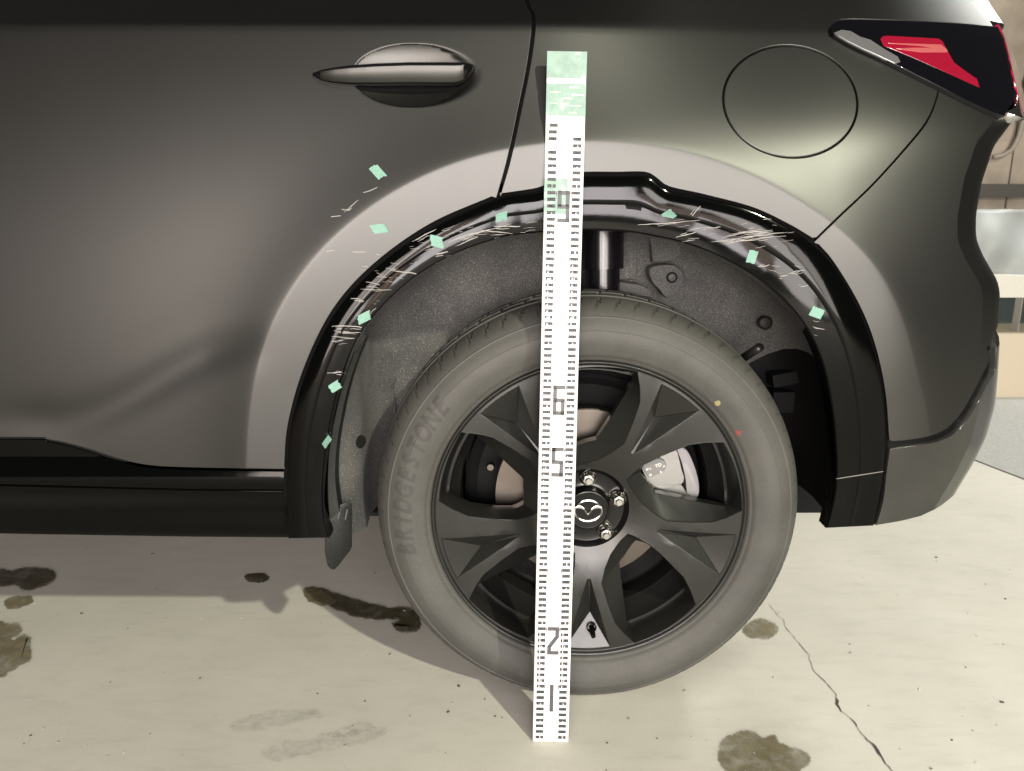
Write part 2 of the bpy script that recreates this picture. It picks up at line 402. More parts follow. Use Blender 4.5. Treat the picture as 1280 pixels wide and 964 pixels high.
def inv(px, py, off=0.):
    a = hit_h(px, py, off); u, v = a[0], a[2]
    for _ in range(30):
        p0 = proj(Surf(u, v, off)); pu = proj(Surf(u+1e-4, v, off)); pv = proj(Surf(u, v+1e-4, off))
        a11, a21 = (pu[0]-p0[0])/1e-4, (pu[1]-p0[1])/1e-4; a12, a22 = (pv[0]-p0[0])/1e-4, (pv[1]-p0[1])/1e-4
        det = a11*a22-a12*a21
        if abs(det) < 1e-3: break
        ex, ey = px-p0[0], py-p0[1]
        if abs(ex)+abs(ey) < .01: break
        du, dv = (ex*a22-ey*a12)/det, (a11*ey-a21*ex)/det
        m = max(abs(du), abs(dv)); f = min(1, .04/m) if m > 0 else 1
        u += du*f; v += dv*f
    return u, v
def normal_at(u, v, off=0., h=.0008):
    a = Vector(Surf(u-h, v, off)); b = Vector(Surf(u+h, v, off)); c = Vector(Surf(u, v-h, off)); d = Vector(Surf(u, v+h, off))
    return (b-a).cross(d-c).normalized()
# points along the flare and the bowl so that triangles follow the creases
def flare_points():
    out = []
    for k in range(-200, 201):
        ph = k*.0105; t, c = lut(TV, ph), lut(CV, ph)
        rr = [t-.006+(c-t+.006)*f for f in (0, .12, .25, .4, .55, .7, .83, .92)]+[c-.004, c-.0018, c, c+.0018, c+.005, c+.011, c+.02, c+.032, c+.046, c+.062]
        for q in rr: out.append((FC[0]+q*math.sin(ph), FC[1]+q*math.cos(ph)))
    return out
FLARE = flare_points()
BOWL = [(cupc[0]+(.094 if math.cos(a) < 0 else .112)*q*math.cos(a), cupc[2]+(.048 if math.sin(a) > 0 else .05)*q*math.sin(a))
        for a in [2*math.pi*k/110 for k in range(110)] for q in (.1, .25, .4, .52, .64, .74, .83, .9, .94, .97, .99, 1.01, 1.03, 1.07, 1.13)]
def to_uv(P, off=0.):
    out = []
    for p in P:
        if p[0] == 'uv': out.append((p[1], p[2]))
        elif p[0] == 'e': out.append((E(p[2])+p[1], p[2]))
        else: out.append(inv(p[0], p[1], off))
    return out
def panel(name, P, m, parent, off=0., grid=.009, holes=(), skirt=.014, flare=True, bowl=False, uv=None, cham=.0009, surf=None, bvh=None, pts_extra=()):
    """a body panel: its outline on the body surface, triangulated inside, with a rolled edge"""
    surf = surf or Surf
    B = uv or to_uv(P, off)
    Bh = [h for h in holes]
    def gridpts():
        us = [b[0] for b in B]; vs_ = [b[1] for b in B]; out = []
        nu = int((max(us)-min(us))/grid)+1; nv = int((max(vs_)-min(vs_))/grid)+1
        for i in range(nu):
            for j in range(nv):
                u = min(us)+(i+.5*(j % 2))*grid; v = min(vs_)+j*grid
                if flare:
                    ph = math.atan2(u-FC[0], v-FC[1]); r = math.hypot(u-FC[0], v-FC[1])
                    if abs(ph) < 2.1 and r < lut(CV, ph)+.066: continue
                if bowl and cup_rho(u, v) < 1.18: continue
                out.append((u, v))
        return out
    pts = gridpts()+(FLARE if flare else [])+(BOWL if bowl else [])+list(pts_extra)
    # numpy point in polygon + distance to the outline
    Q = np.array(pts); keep = np.zeros(len(Q), bool)
    if len(Q):
        def pip(poly):
            c = np.zeros(len(Q), bool); x, y = Q[:, 0], Q[:, 1]; n = len(poly); j = n-1
            for i in range(n):
                xi, yi = poly[i]; xj, yj = poly[j]
                if yi != yj: c ^= ((yi > y) != (yj > y)) & (x < (xj-xi)*(y-yi)/(yj-yi)+xi)
                j = i
            return c
        keep = pip(B)
        for h in Bh: keep &= ~pip(h)
        for poly in [B]+Bh:
            n = len(poly)
            for i in range(n):
                a = np.array(poly[i]); b = np.array(poly[(i+1) % n]); d = b-a; l2 = d@d+1e-12
                t = np.clip(((Q-a)@d)/l2, 0, 1); keep &= np.hypot(*(Q-(a+t[:, None]*d)).T) > .0016
        Q = Q[keep]
    co = [Vector(b) for b in B]; ed = [(i, (i+1) % len(B)) for i in range(len(B))]
    for h in Bh:
        k = len(co); co += [Vector(b) for b in h]; ed += [(k+i, k+(i+1) % len(h)) for i in range(len(h))]
    co += [Vector((float(a), float(b))) for a, b in Q]
    r = delaunay_2d_cdt(co, ed, [], 0, 1e-6)
    vv = r[0]; F = []
    for f in r[2]:
        cx = sum(vv[i].x for i in f)/3; cy = sum(vv[i].y for i in f)/3
        if inside(B, cx, cy) and not any(inside(h, cx, cy) for h in Bh): F.append(tuple(f))
    V = [surf(p.x, p.y, off) for p in vv]
    h = .0003; Nn = []
    for p in vv:
        a = Vector(surf(p.x-h, p.y, off)); b = Vector(surf(p.x+h, p.y, off)); c = Vector(surf(p.x, p.y-h, off)); d = Vector(surf(p.x, p.y+h, off))
        Nn.append((b-a).cross(d-c).normalized())
    V = [Vector(v) for v in V]; F2 = []
    for f in F:
        nrm = (V[f[1]]-V[f[0]]).cross(V[f[2]]-V[f[0]])
        F2.append(f if nrm.dot(Nn[f[0]]) > 0 else f[::-1])
    F = F2; nb = len(V)
    if bvh: BV[bvh] = BVHTree.FromPolygons(V, F)
    # rolled edges along every border
    ec = {}
    for f in F:
        for a, b in ((f[0], f[1]), (f[1], f[2]), (f[2], f[0])): ec[(a, b)] = 1
    bd = [(a, b) for (a, b) in ec if (b, a) not in ec]
    nx = {}
    for a, b in bd: nx.setdefault(a, []).append(b)
    out = {}
    for a, b in bd:
        d = (V[b]-V[a])
        for i in (a, b): out[i] = out.get(i, Vector())+d.normalized().cross(Nn[i])
    r1, r2 = {}, {}
    for i, o in out.items():
        o = o.normalized() if o.length > 1e-9 else Vector((0, 0, 0))
        r1[i] = len(V); V.append(V[i]+o*cham-Nn[i]*cham); Nn.append((Nn[i]+o*1.6).normalized())
        r2[i] = len(V); V.append(V[i]+o*cham-Nn[i]*skirt); Nn.append(o if o.length else Nn[i])
    for a, b in bd:
        F.append((b, a, r1[a], r1[b])); F.append((r1[b], r1[a], r2[a], r2[b]))
    return mesh_obj(name, V, F, m, parent, normals=Nn)

car = empty('car', (.13, .8, 0)); WORLD['car'] = Vector((.13, .8, 0))
tag(car, 'dark grey metallic car with scratched gloss black wheel arch, rear side view', 'car')

ARCH_O = [(358, 586), (363, 530), (383, 460), (418, 389), (468, 333), (538, 283), (619, 247)]
def arch_out(px, gap=3.5):
    cx, cy = 735, 640
    out = []
    for x, y in px:
        d = math.hypot(x-cx, y-cy); out.append((x+(x-cx)/d*gap, y+(y-cy)/d*gap))
    return out
# ---- rear door
seam = [(650, -60), (655, 0), (662, 14), (664, 34), (658, 80), (647, 135), (633, 200), (620, 247)]
door_P = [('uv', -1.35, 1.235)]+[('uv', -1.35+.0*k, 1.235) for k in range(0)]
low = [(-380, 548), (0, 546), (60, 549), (105, 559), (145, 572), (185, 581), (240, 584), (356, 586)]
doorP = [('uv', -1.35, 1.235), ('uv', -1.35, .9)]+[p for p in catmull([(-520, 548)]+low[1:], 6)]+catmull(arch_out(ARCH_O), 4)[1:-1]+catmull(seam[::-1], 6)+[('uv', .02, 1.235)]
P_door = panel('rear_door', doorP, M['paint'], car, bowl=True, bvh='door')
P_door['label'] = 'dark grey metallic rear door with small tape pieces and light scratches'
# ---- quarter panel with a round hole for the fuel flap
seam2 = [(656, -60), (661, 0), (668, 14), (670, 34), (664, 80), (653, 135), (639, 200), (626, 245)]
ARCH_T = [(626, 245), (655, 241), (675, 237), (700, 226), (718, 220), (735, 218), (770, 218), (806, 218), (820, 225), (836, 236), (880, 246), (940, 262), (985, 283), (1017, 302)]
bseam = [(1017, 302), (1050, 270), (1090, 232), (1130, 188), (1158, 153), (1170, 126), (1174, 108)]
lamp_low = [(1174, 108), (1140, 92), (1100, 72), (1065, 55), (1042, 42), (1038, 33), (1047, 25), (1064, 23), (1130, 25), (1200, 29), (1241, 33)]
flap_c = (988, 127)
def ell(cx, cy, a, b, tilt, n=72):
    return [(cx+a*math.cos(t)*math.cos(tilt)-b*math.sin(t)*math.sin(tilt), cy+a*math.cos(t)*math.sin(tilt)+b*math.sin(t)*math.cos(tilt)) for t in [2*math.pi*k/n for k in range(n)]]
hole_px = ell(988, 127, 86, 71.6, .14)
hole_uv = to_uv(hole_px)
quartP = catmull(seam2, 6)+polyline(arch_out(ARCH_T[:2]), 4)[:-1]+catmull(arch_out(ARCH_T[1:]), 4)[:-1]+[(p[0]-1.2, p[1]-1.2) for p in catmull(bseam, 6)[1:-1]]+catmull(lamp_low, 6)
zt = inv(1241, 33)[1]
quartP += [('e', .0, zt+.012), ('e', .03, zt+.012), ('e', .10, zt+.012), ('e', .10, 1.235), ('e', 0, 1.235)]
qp = panel('quarter_panel', quartP, M['paint'], car, holes=[hole_uv], bvh='quarter')
panel('fuel_flap', None, M['paint'], qp, uv=to_uv(ell(988, 127, 81.8, 67.5, .14)), off=-.0006, flare=True, cham=.0024)
ring = to_uv(ell(988, 127, 88, 73.5, .14)); 
mesh_obj('flap_well', [Surf(*p, .007) for p in ring]+[Surf(*ring[0], .007)], [tuple(range(len(ring)))[::-1]], M['gap'], qp, smooth=False)
# ---- bumper
zl = inv(1174, 110)[1]
archR = [(1019, 305), (1041, 331), (1071, 381), (1091, 431), (1104, 490), (1109, 551)]
bl_line = [(1110, 552), (1140, 549), (1165, 544), (1185, 534), (1203, 514), (1219, 486), (1236, 452)]
zb = inv(1236, 452)[1]; ze = inv(1246, 147)[1]
bumpP = [(p[0]+1.2, p[1]+1.2) for p in catmull(bseam[::-1], 6)[1:]]+catmull(arch_out(archR), 4)[1:]+catmull(bl_line, 6)[1:]+[('e', .02, zb+.026), ('e', .05, zb+.05), ('e', .12, zb+.075), ('e', .22, zb+.085), ('e', .32, zb+.09),
        ('e', .32, ze), ('e', .08, ze-.004), ('e', .0, ze)]+[(1236, 140), (1205, 125)]
CORNER = [(E(.30+.004*k)+d, .30+.004*k) for k in range(240) for d in (-.012, -.005, -.0018, -.0004, .0004, .0018, .005, .011, .018, .026, .034, .044, .056)]
bp = panel('rear_bumper', bumpP, M['paint'], car, bvh='bumper', pts_extra=CORNER)
# black strip line + lower cladding of the bumper
def lower_surf(u, v, off=0.):
    return Surf(u, v, off-.003)
bl2 = [(1113, 561), (1142, 557), (1170, 552), (1192, 542), (1210, 522), (1226, 494), (1243, 460)]
stripP = catmull(bl_line, 6)+[('e', .03, zb+.02)]+catmull(bl2[::-1], 6)
zc0 = inv(1095, 654)[1]
bot = [(1096, 655), (1125, 650), (1150, 644)]
cladP = catmull(bl2, 6)+[('e', .05, zb+.02), ('e', .12, zb+.045), ('e', .22, zb+.055), ('e', .32, zb+.06), ('e', .32, zc0+.045), ('e', .14, zc0+.04), ('e', .06, zc0+.032), ('e', .02, zc0+.024)]+catmull(bot[::-1], 6)+catmull([(1096, 655), (1104, 625), (1108, 590), (1112, 562)], 5)[1:]
M['lowgloss'] = mat('lower_bumper_black', (.022, .022, .021), .17, 0, .3, .05, .5)
L(M['lowgloss'], ramp(M['lowgloss'], noise(M['lowgloss'], 14, 6, .7), [(.4, (.012, .012, .011, 1)), (.75, (.020, .0195, .0178, 1))]), bsdf(M['lowgloss']).inputs['Base Color'])
panel('bumper_cladding', cladP, M['lowgloss'], car, flare=False, pts_extra=CORNER, surf=lower_surf, bvh='clad')
# ---- lower door cladding and sill
zs1 = inv(0, 607)[1]; zs2 = inv(0, 668)[1]
def sill_surf(u, v, off=0.):
    y = .004+.012*sstep(.52, .40, v)*0
    y -= .010*sstep(.47, .43, v)
    y += .020*sstep(.415, .36, v)
    y += softplus(.318-v, .006)*1.0
    return (u, y+off-.022, v)
def inv_on(px, py, f):
    Y = .0
    for _ in range(40):
        a = atY(px, py, Y); Y += .7*(f(a[0], a[2])[1]-Y)
    a = atY(px, py, Y); return a[0], a[2]
lowc = [(-520, 552), (0, 550), (60, 553), (104, 563), (144, 576), (184, 585), (240, 588), (357, 590)]
dc = [inv_on(*p, sill_surf) for p in catmull(lowc, 7)]+[inv_on(*p, sill_surf) for p in polyline([(357, 612), (240, 611), (0, 605), (-520, 604)], 8)]
panel('door_cladding', None, M['gloss'], car, uv=dc, flare=False, surf=sill_surf, grid=.012, bvh='dclad')
sl = [inv_on(*p, sill_surf) for p in polyline([(-520, 607), (0, 608), (240, 614), (358, 615), (360, 672)], 8)]+[inv_on(*p, sill_surf) for p in polyline([(240, 671), (0, 667), (-520, 663)], 8)]
panel('side_sill', None, M['gloss'], car, uv=sl, flare=False, surf=sill_surf, grid=.010, bvh='sill')

# ---- wheel arch trim: outer line, inner line, profile across
TO = [(360, 673), (360, 630), (360, 590), (365, 530), (385, 460), (420, 390), (470, 335), (540, 285), (619, 249), (655, 242), (676, 239), (700, 229), (716, 222), (735, 220), (770, 220), (806, 220), (820, 227), (836, 238), (880, 247), (940, 263), (1000, 294), (1040, 331), (1070, 381), (1090, 431), (1103, 490), (1107, 550), (1103, 600), (1092, 657)]
TI = [(412, 672), (405, 640), (405, 595), (411, 545), (425, 482), (450, 420), (500, 362), (560, 322), (622, 299), (650, 294), (670, 292), (690, 290), (706, 289.5), (728, 289), (755, 289.5), (780, 291), (797, 293), (815, 296), (858, 306), (905, 325), (950, 352), (987, 385), (1012, 420), (1028, 458), (1038, 505), (1043, 555), (1043, 610), (1032, 660)]
def trim_lines():
    n = len(TO); A = []; Bq = []
    for i in range(n-1):
        k = max(2, int(math.dist(TO[i], TO[i+1])/5))
        for j in range(k):
            A.append((i, j/k))
    A.append((n-2, 1.))
    def ev(P, i, t, lin_=False):
        if lin_: return tuple(np.array(P[i])*(1-t)+np.array(P[i+1])*t)
        p = [np.array(P[max(0, min(n-1, i+d))], float) for d in (-1, 0, 1, 2)]
        return tuple(.5*((2*p[1])+(-p[0]+p[2])*t+(2*p[0]-5*p[1]+4*p[2]-p[3])*t*t+(-p[0]+3*p[1]-3*p[2]+p[3])*t**3))
    return [ev(TO, i, t) for i, t in A], [ev(TI, i, t) for i, t in A]
def build_trim():
    O_, I_ = trim_lines(); rows = []
    yo = []
    for o in O_:
        a = hit_h(o[0], min(o[1], 668)); yo.append(min(-.003, a[1]))
    k = np.ones(15)/15; yo = np.convolve(np.pad(np.array(yo), 7, 'edge'), k, 'valid')
    prof = [(0, .016), (0, .003), (.010, .0002), (.03, -.0006), (.10, -.0018), (.18, -.0030), (.26, -.0038), (.34, -.0042), (.42, -.0043), (.46, -.0041), (.49, -.0034), (.52, -.0022), (.60, -.0021), (.72, -.0019), (.84, -.0012), (.95, -.0004), (.98, .0020), (1.0, .010), (1.0, .05)]
    for (o, i, y) in zip(O_, I_, yo):
        # below the axle the trim stands nearly flat
        row = []
        for t, dy in prof:
            px, py = o[0]+(i[0]-o[0])*t, o[1]+(i[1]-o[1])*t
            row.append(atY(px, py, y-.004+dy))
        # the last point goes straight back from the lip
        a = row[-2]; row[-1] = (a[0], a[1]+.03, a[2]); rows.append(row)
    return rows
rows = build_trim()
def trim_part(name, i0, i1, bvh=None, shrink=0):
    q = len(rows[0]); V = [p for r in rows[i0:i1] for p in r]; F = []
    for a in range(i1-i0-1):
        for j in range(q-1): F.append((a*q+j, a*q+j+1, (a+1)*q+j+1, (a+1)*q+j))
    F += [tuple(range(q)), tuple(range((i1-i0-1)*q, (i1-i0)*q))[::-1]]
    return mesh_obj(name, V, F, M['gloss'], car, sharp=24, bvh=bvh)
cut = next(i for i in range(len(rows)-1, 0, -1) if trim_lines()[0][i][1] < 597)
trim = trim_part('wheel_arch_trim', 0, cut, 'trim'); trim['label'] = 'gloss black wheel arch trim scored with pale scratches'
trim_part('arch_trim_end', cut-1, len(rows), 'trim2')
rows_end = rows[cut-1]
mesh_obj('trim_joint', [(p[0], p[1]-.0008, p[2]) for p in rows_end[2:-2]]+[(p[0], p[1]-.0008, p[2]+.0016) for p in rows_end[2:-2]], [(j, j+1, len(rows_end)-4+j+1, len(rows_end)-4+j) for j in range(len(rows_end)-5)], mat('pale_joint', (.10, .098, .09), .5), car)
# seal that fills the seam between panels and trim, and a dark body behind all seams
def ribbon(name, P, wd, m, parent, f):
    V = []; 
    for i, p in enumerate(P):
        a = np.array(P[max(0, i-1)]); b = np.array(P[min(len(P)-1, i+1)]); d = (b-a)/np.linalg.norm(b-a); n = np.array([-d[1], d[0]])*wd/2
        V += [f(p[0]+n[0], p[1]+n[1]), f(p[0]-n[0], p[1]-n[1])]
    return mesh_obj(name, V, [(2*i, 2*i+1, 2*i+3, 2*i+2) for i in range(len(P)-1)], m, parent)
so = [p for p in trim_lines()[0] if p[1] < 660]
ribbon('arch_seal', so, 13, M['gap'], car, lambda x, y: (lambda a: (a[0], a[1]+.006, a[2]))(hit_h(x, min(y, 640)) if y < 640 else atY(x, y, -.02)))
bl_mid = [((a[0]+b[0])/2, (a[1]+b[1])/2) for a, b in zip(catmull(bl_line, 6), catmull(bl_line, 6))]
ribbon('bumper_strip', [(p[0]+2.5, p[1]+4) for p in catmull(bl_line+[(1246, 432)], 6)], 14, M['seal'], car, lambda x, y: Surf(*inv(x, y), .006))
# inner shell behind the gaps (keeps light out of the seams) and the body mass that shades the floor
def shell():
    V = []; F = []; nu, nv = 150, 60
    us = [-1.4+i*(2.05/nu) for i in range(nu+1)]; vs_ = [.30+j*(.935/nv) for j in range(nv+1)]
    for j, v in enumerate(vs_):
        for i, u in enumerate(us):
            p = Surf(min(u, E(v)-.005), v, .016); V.append(p)
    for j in range(nv):
        for i in range(nu):
            u, v = us[i]+.007, vs_[j]+.008
            ph = math.atan2(u-FC[0], v-FC[1]); r = math.hypot(u-FC[0], v-FC[1])
            if (abs(ph) < 1.9 and r < lut(TV, ph)+.012) or v < .46 and u < -.36 or cup_rho(u, v) < 1.15: continue
            if v < .50 and u > .60 or r < .55 and v < .6: continue
            a = j*(nu+1)+i; F.append((a, a+1, a+nu+2, a+nu+1))
    return mesh_obj('inner_shell', V, F, M['dark'], car)
shell()
mb = MB()
mb.box((-.95, 1.03, .76), (.45, .86, .43)); mb.box((.12, 1.15, .80), (.62, .72, .40)); mb.box((.16, .85, 1.10), (.52, .60, .07)); mb.box((-.95, .5, .325), (.52, .44, .02))
mb.box((-.41, .065, .40), (.06, .05, .085)); mb.build('underbody', M['dark'], car, smooth=False)  # small unseen box added behind the sill end against a light leak

# ------------------------------------------------------------------ glass above the shoulder (just out of the picture)
gl = mat('dark_window_glass', (.002, .002, .002), .03)
yb = S(-.5, 1.235)
mesh_obj('side_window', [(-1.35, yb+.004, 1.232), (.25, yb+.004, 1.232), (.12, yb+.20, 1.60), (-1.35, yb+.20, 1.60), (-1.35, yb+.012, 1.232), (.25, yb+.012, 1.232), (.12, yb+.208, 1.60), (-1.35, yb+.208, 1.60)],
         [(0, 1, 2, 3), (7, 6, 5, 4), (0, 4, 5, 1), (1, 5, 6, 2), (2, 6, 7, 3), (3, 7, 4, 0)], gl, car, smooth=False)
yq = S(.4, 1.235)
mesh_obj('rear_pillar', [(.25, yq+.004, 1.232), (.80, yq+.06, 1.232), (.62, yq+.26, 1.60), (.12, yq+.20, 1.60), (.25, yq+.1, 1.232), (.80, yq+.3, 1.232), (.62, yq+.5, 1.60), (.12, yq+.4, 1.60)],
         [(0, 1, 2, 3), (7, 6, 5, 4), (0, 4, 5, 1), (1, 5, 6, 2), (2, 6, 7, 3), (3, 7, 4, 0)], M['paint'], car, smooth=False)

# ------------------------------------------------------------------ door handle
def handle():
    top = [(390, 92), (400, 87.5), (418, 84), (438, 81.5), (470, 79), (511, 77.5), (550, 77.5), (580, 78), (588, 79), (592.5, 82)]
    bot_ = [(391, 95), (400, 101), (414, 105), (436, 107.5), (470, 108), (511, 107.5), (550, 108), (572, 107.5), (584, 101), (592.5, 85)]
    T_, B_ = catmull(top, 4), None
    xs = np.linspace(391, 592, 64); yt = np.interp(xs, [p[0] for p in top], [p[1] for p in top]); ybm = np.interp(xs, [p[0] for p in bot_], [p[1] for p in bot_])
    k = np.exp(-np.linspace(-1.5, 1.5, 5)**2); k /= k.sum()
    yt = np.convolve(np.pad(yt, 2, 'edge'), k, 'valid'); ybm = np.convolve(np.pad(ybm, 2, 'edge'), k, 'valid')
    body, face = MB(), MB(); rb, rf = [], []
    for x, a, b in zip(xs, yt, ybm):
        y0 = .033; mid = (a+b)/2; hh = (b-a)/2
        e = min(1, hh/14); out = .030*(e**.5)
        f = lambda py, d: atY(x, py, y0-d)
        sec = [f(mid-hh*.9, out*.25), f(mid-hh, out*.55), f(mid-hh*.97, out*.8), f(mid-hh*.84, out*.97), f(mid-hh*.70, out*1.0),
               f(mid, out*.93), f(mid+hh*.66, out*.80), f(mid+hh*.80, out*.74), f(mid+hh*.92, out*.62), f(mid+hh*1., out*.4), f(mid+hh*.9, out*.1)]
        rb.append(sec)
        rf.append([f(mid-hh*.70, out*1.0+.0012), f(mid-hh*.35, out*.985+.0016), f(mid, out*.94+.0016), f(mid+hh*.35, out*.875+.0016), f(mid+hh*.66, out*.80+.0012)])
    def grid(rows, caps=True):
        q = len(rows[0]); V = [p for r in rows for p in r]; F = [(i*q+j, (i+1)*q+j, (i+1)*q+j+1, i*q+j+1) for i in range(len(rows)-1) for j in range(q-1)]
        if caps:
            F += [(i*q+q-1, (i+1)*q+q-1, (i+1)*q, i*q) for i in range(len(rows)-1)]
            F += [tuple(range(q)), tuple(range((len(rows)-1)*q, len(rows)*q))[::-1]]
        return V, F
    V, F = grid(rb); h = mesh_obj('handle_bezel', V, F, M['bezel'], P_door, sharp=50)
    V, F = grid(rf[3:-4], False); mesh_obj('door_handle', V, F, M['paint'], P_door)
M['bezel'] = mat('dark_chrome_bezel', (.008, .008, .0085), .14, .6, .2, .03, .3)
handle()

# ------------------------------------------------------------------ tail lamp
def lamp_surf(u, v, off=0.):
    return (u, S(u, v)+off-.010, v) if u <= EL else (EL+(u-EL)*.62, S(EL, v)+off-.010+(u-EL)*.85, v)
EL = 10
EL = inv_on(1263, 80, lamp_surf)[0]
lamp_px = [(1041, 40), (1039, 33), (1047, 26.5), (1064, 24.5), (1130, 26), (1200, 30), (1262, 35), (1266, 70), (1273, 117), (1262, 133), (1256, 144), (1240, 139), (1205, 123), (1174, 107), (1140, 90), (1100, 70), (1065, 53)]
lp = [inv_on(*p, lamp_surf) for p in polyline(lamp_px+[lamp_px[0]], 7)[:-1]]
tl = panel('tail_lamp', None, M['lens'], car, uv=lp, flare=False, surf=lamp_surf, grid=.012, skirt=.03)
def sub(name, px, m, off, parent, surf=lamp_surf):
    return panel(name, None, m, parent, uv=[inv_on(*p, surf) for p in polyline(px+[px[0]], 6)[:-1]], flare=False, surf=surf, grid=.012, skirt=.004, off=off)
sub('red_lens', [(1101, 49), (1104, 45.5), (1110, 45), (1173, 48.5), (1178, 52), (1182, 60), (1192, 78), (1205, 88), (1221, 99), (1224, 109), (1200, 98), (1177, 87.5), (1140, 71), (1105, 57)], M['redlens'], -.0008, tl)
sub('lens_pale_strip', [(1110, 54), (1176, 56), (1183, 62), (1184, 65), (1150, 65), (1120, 61), (1140, 60), (1172, 60), (1150, 57)], M['pinkstrip'] if 'pinkstrip' in M else M['redlens'], -.0016, tl)  # paler rib inside the red lens
sub('lamp_trim', [(1043, 41), (1052, 37.5), (1063, 39), (1075, 46), (1088, 50), (1106, 62), (1122, 71), (1125, 77), (1119, 79), (1098, 69), (1078, 60), (1060, 51)], M['greytrim'], -.0008, tl)
# rear facing part of the lamp
za, zb2 = inv_on(1262, 36, lamp_surf)[1], inv_on(1273, 117, lamp_surf)[1]
z3 = inv_on(1258, 142, lamp_surf)[1]
panel('rear_lens', None, M['pinklens'], tl, uv=[(EL+.001, za), (EL+.001, zb2+.01), (EL+.012, zb2-.004), (EL+.05, z3+.01), (EL+.20, z3+.01), (EL+.20, za-.004), (EL+.06, za-.001)], flare=False, surf=lambda u, v, off=0.: (lambda s: (s[0], s[1]-.002, s[2]))(lamp_surf(u, v, off)), grid=.01, skirt=.02)
panel('clear_reflector', None, M['chrome'], tl, uv=[(EL-.006, z3+.012), (EL-.03, z3+.002), (EL-.002, z3-.004), (EL+.05, z3-.002), (EL+.05, z3+.012), (EL+.006, zb2-.004)], flare=False, surf=lambda u, v, off=0.: (lambda s: (s[0], s[1]-.001, s[2]))(lamp_surf(u, v, off)), grid=.01, skirt=.02)

# ------------------------------------------------------------------ wheel
wheel = empty('wheel', (WC[0], .1, WC[1]), car); WORLD['wheel'] = Vector((WC[0], .1, WC[1]))
RT = .3765; RR = .2715
def tyre():
    y0 = WY
    # (radius, y): from the rim seat over the sidewall to the inner side
    prof = [(.262, y0+.022), (.2685, y0+.012), (.2718, y0+.003), (.2735, y0+.0005), (.2758, y0-.0005), (.278, y0-.0015), (.2795, y0-.0040), (.284, y0-.0060), (.292, y0-.0092), (.300, y0-.0120), (.308, y0-.0135), (.316, y0-.0135), (.322, y0-.0125),
            (.3225, y0-.0117), (.3295, y0-.0095), (.336, y0-.0058), (.3415, y0-.0025), (.3425, y0-.0028), (.3440, y0-.0024), (.3446, y0+.0002), (.349, y0+.0035), (.354, y0+.009), (.3585, y0+.0155), (.3625, y0+.0235), (.366, y0+.034), (.3685, y0+.044),
            (.3695, y0+.052), (.3625, y0+.0535), (.3625, y0+.061), (.3705, y0+.0625), (.3718, y0+.085), (.3645, y0+.0865), (.3645, y0+.095), (.3720, y0+.0965), (.3722, y0+.12), (.365, y0+.1215), (.365, y0+.130), (.3718, y0+.1315), (.371, y0+.16), (.364, y0+.1615), (.3685, y0+.17), (.362, y0+.20), (.345, y0+.225), (.30, y0+.235), (.25, y0+.21)]
    n = 864; per = 12; V = []; F = []; q = len(prof)
    for k in range(n):
        t = 2*math.pi*k/n
        for j, (r, y) in enumerate(prof):
            r *= RT/.3722; tt = t
            yy = y-WY
            if .008 < yy < .050:                       # lateral slots across the shoulder, slanting
                sl = int(k+(yy*120)) % per
                if sl == 0: r -= .0045*sstep(.006, .02, yy)
            elif .0625 < yy < .16:
                if int(k*1.0+yy*160) % 16 == 0: r -= .005
            x, z = WC[0]+r*math.cos(tt), WC[1]+r*math.sin(tt)
            if z < .0006: z = .0006
            bl_ = max(0, 1-(z/.09))**2*max(0, 1-abs(r-.325)/.05)*(.008 if y < .1 else -.008)
            V.append((x, y-bl_, z))
    for k in range(n):
        k2 = (k+1) % n
        for j in range(q-1): F.append((k*q+j, k*q+j+1, k2*q+j+1, k2*q+j))
    return mesh_obj('tyre', V, F, M['rubber'], wheel, sharp=38)
tyre()
def sidewall_y(r):
    P = [(.2758, -.0005), (.284, -.006), (.292, -.0092), (.300, -.0120), (.308, -.0135), (.316, -.0135), (.3225, -.0120), (.3295, -.0095), (.336, -.0058), (.3415, -.0025)]
    return WY+float(np.interp(r*.3722/RT, [a for a, _ in P], [b for _, b in P]))
def text_mesh(s, size, shear=0., bold=0.):
    c = bpy.data.curves.new('t', 'FONT'); c.body = s; c.size = size; c.shear = shear; c.offset = bold; c.resolution_u = 3
    c.align_x = 'CENTER'; c.align_y = 'CENTER'
    o = bpy.data.objects.new('t', c); scene.collection.objects.link(o)
    dg = bpy.context.evaluated_depsgraph_get(); me = o.evaluated_get(dg).to_mesh()
    V = [tuple(v.co) for v in me.vertices]; F = [tuple(p.vertices) for p in me.polygons]
    o.to_mesh_clear() if False else None
    bpy.data.objects.remove(o); bpy.data.curves.remove(c)
    return V, F
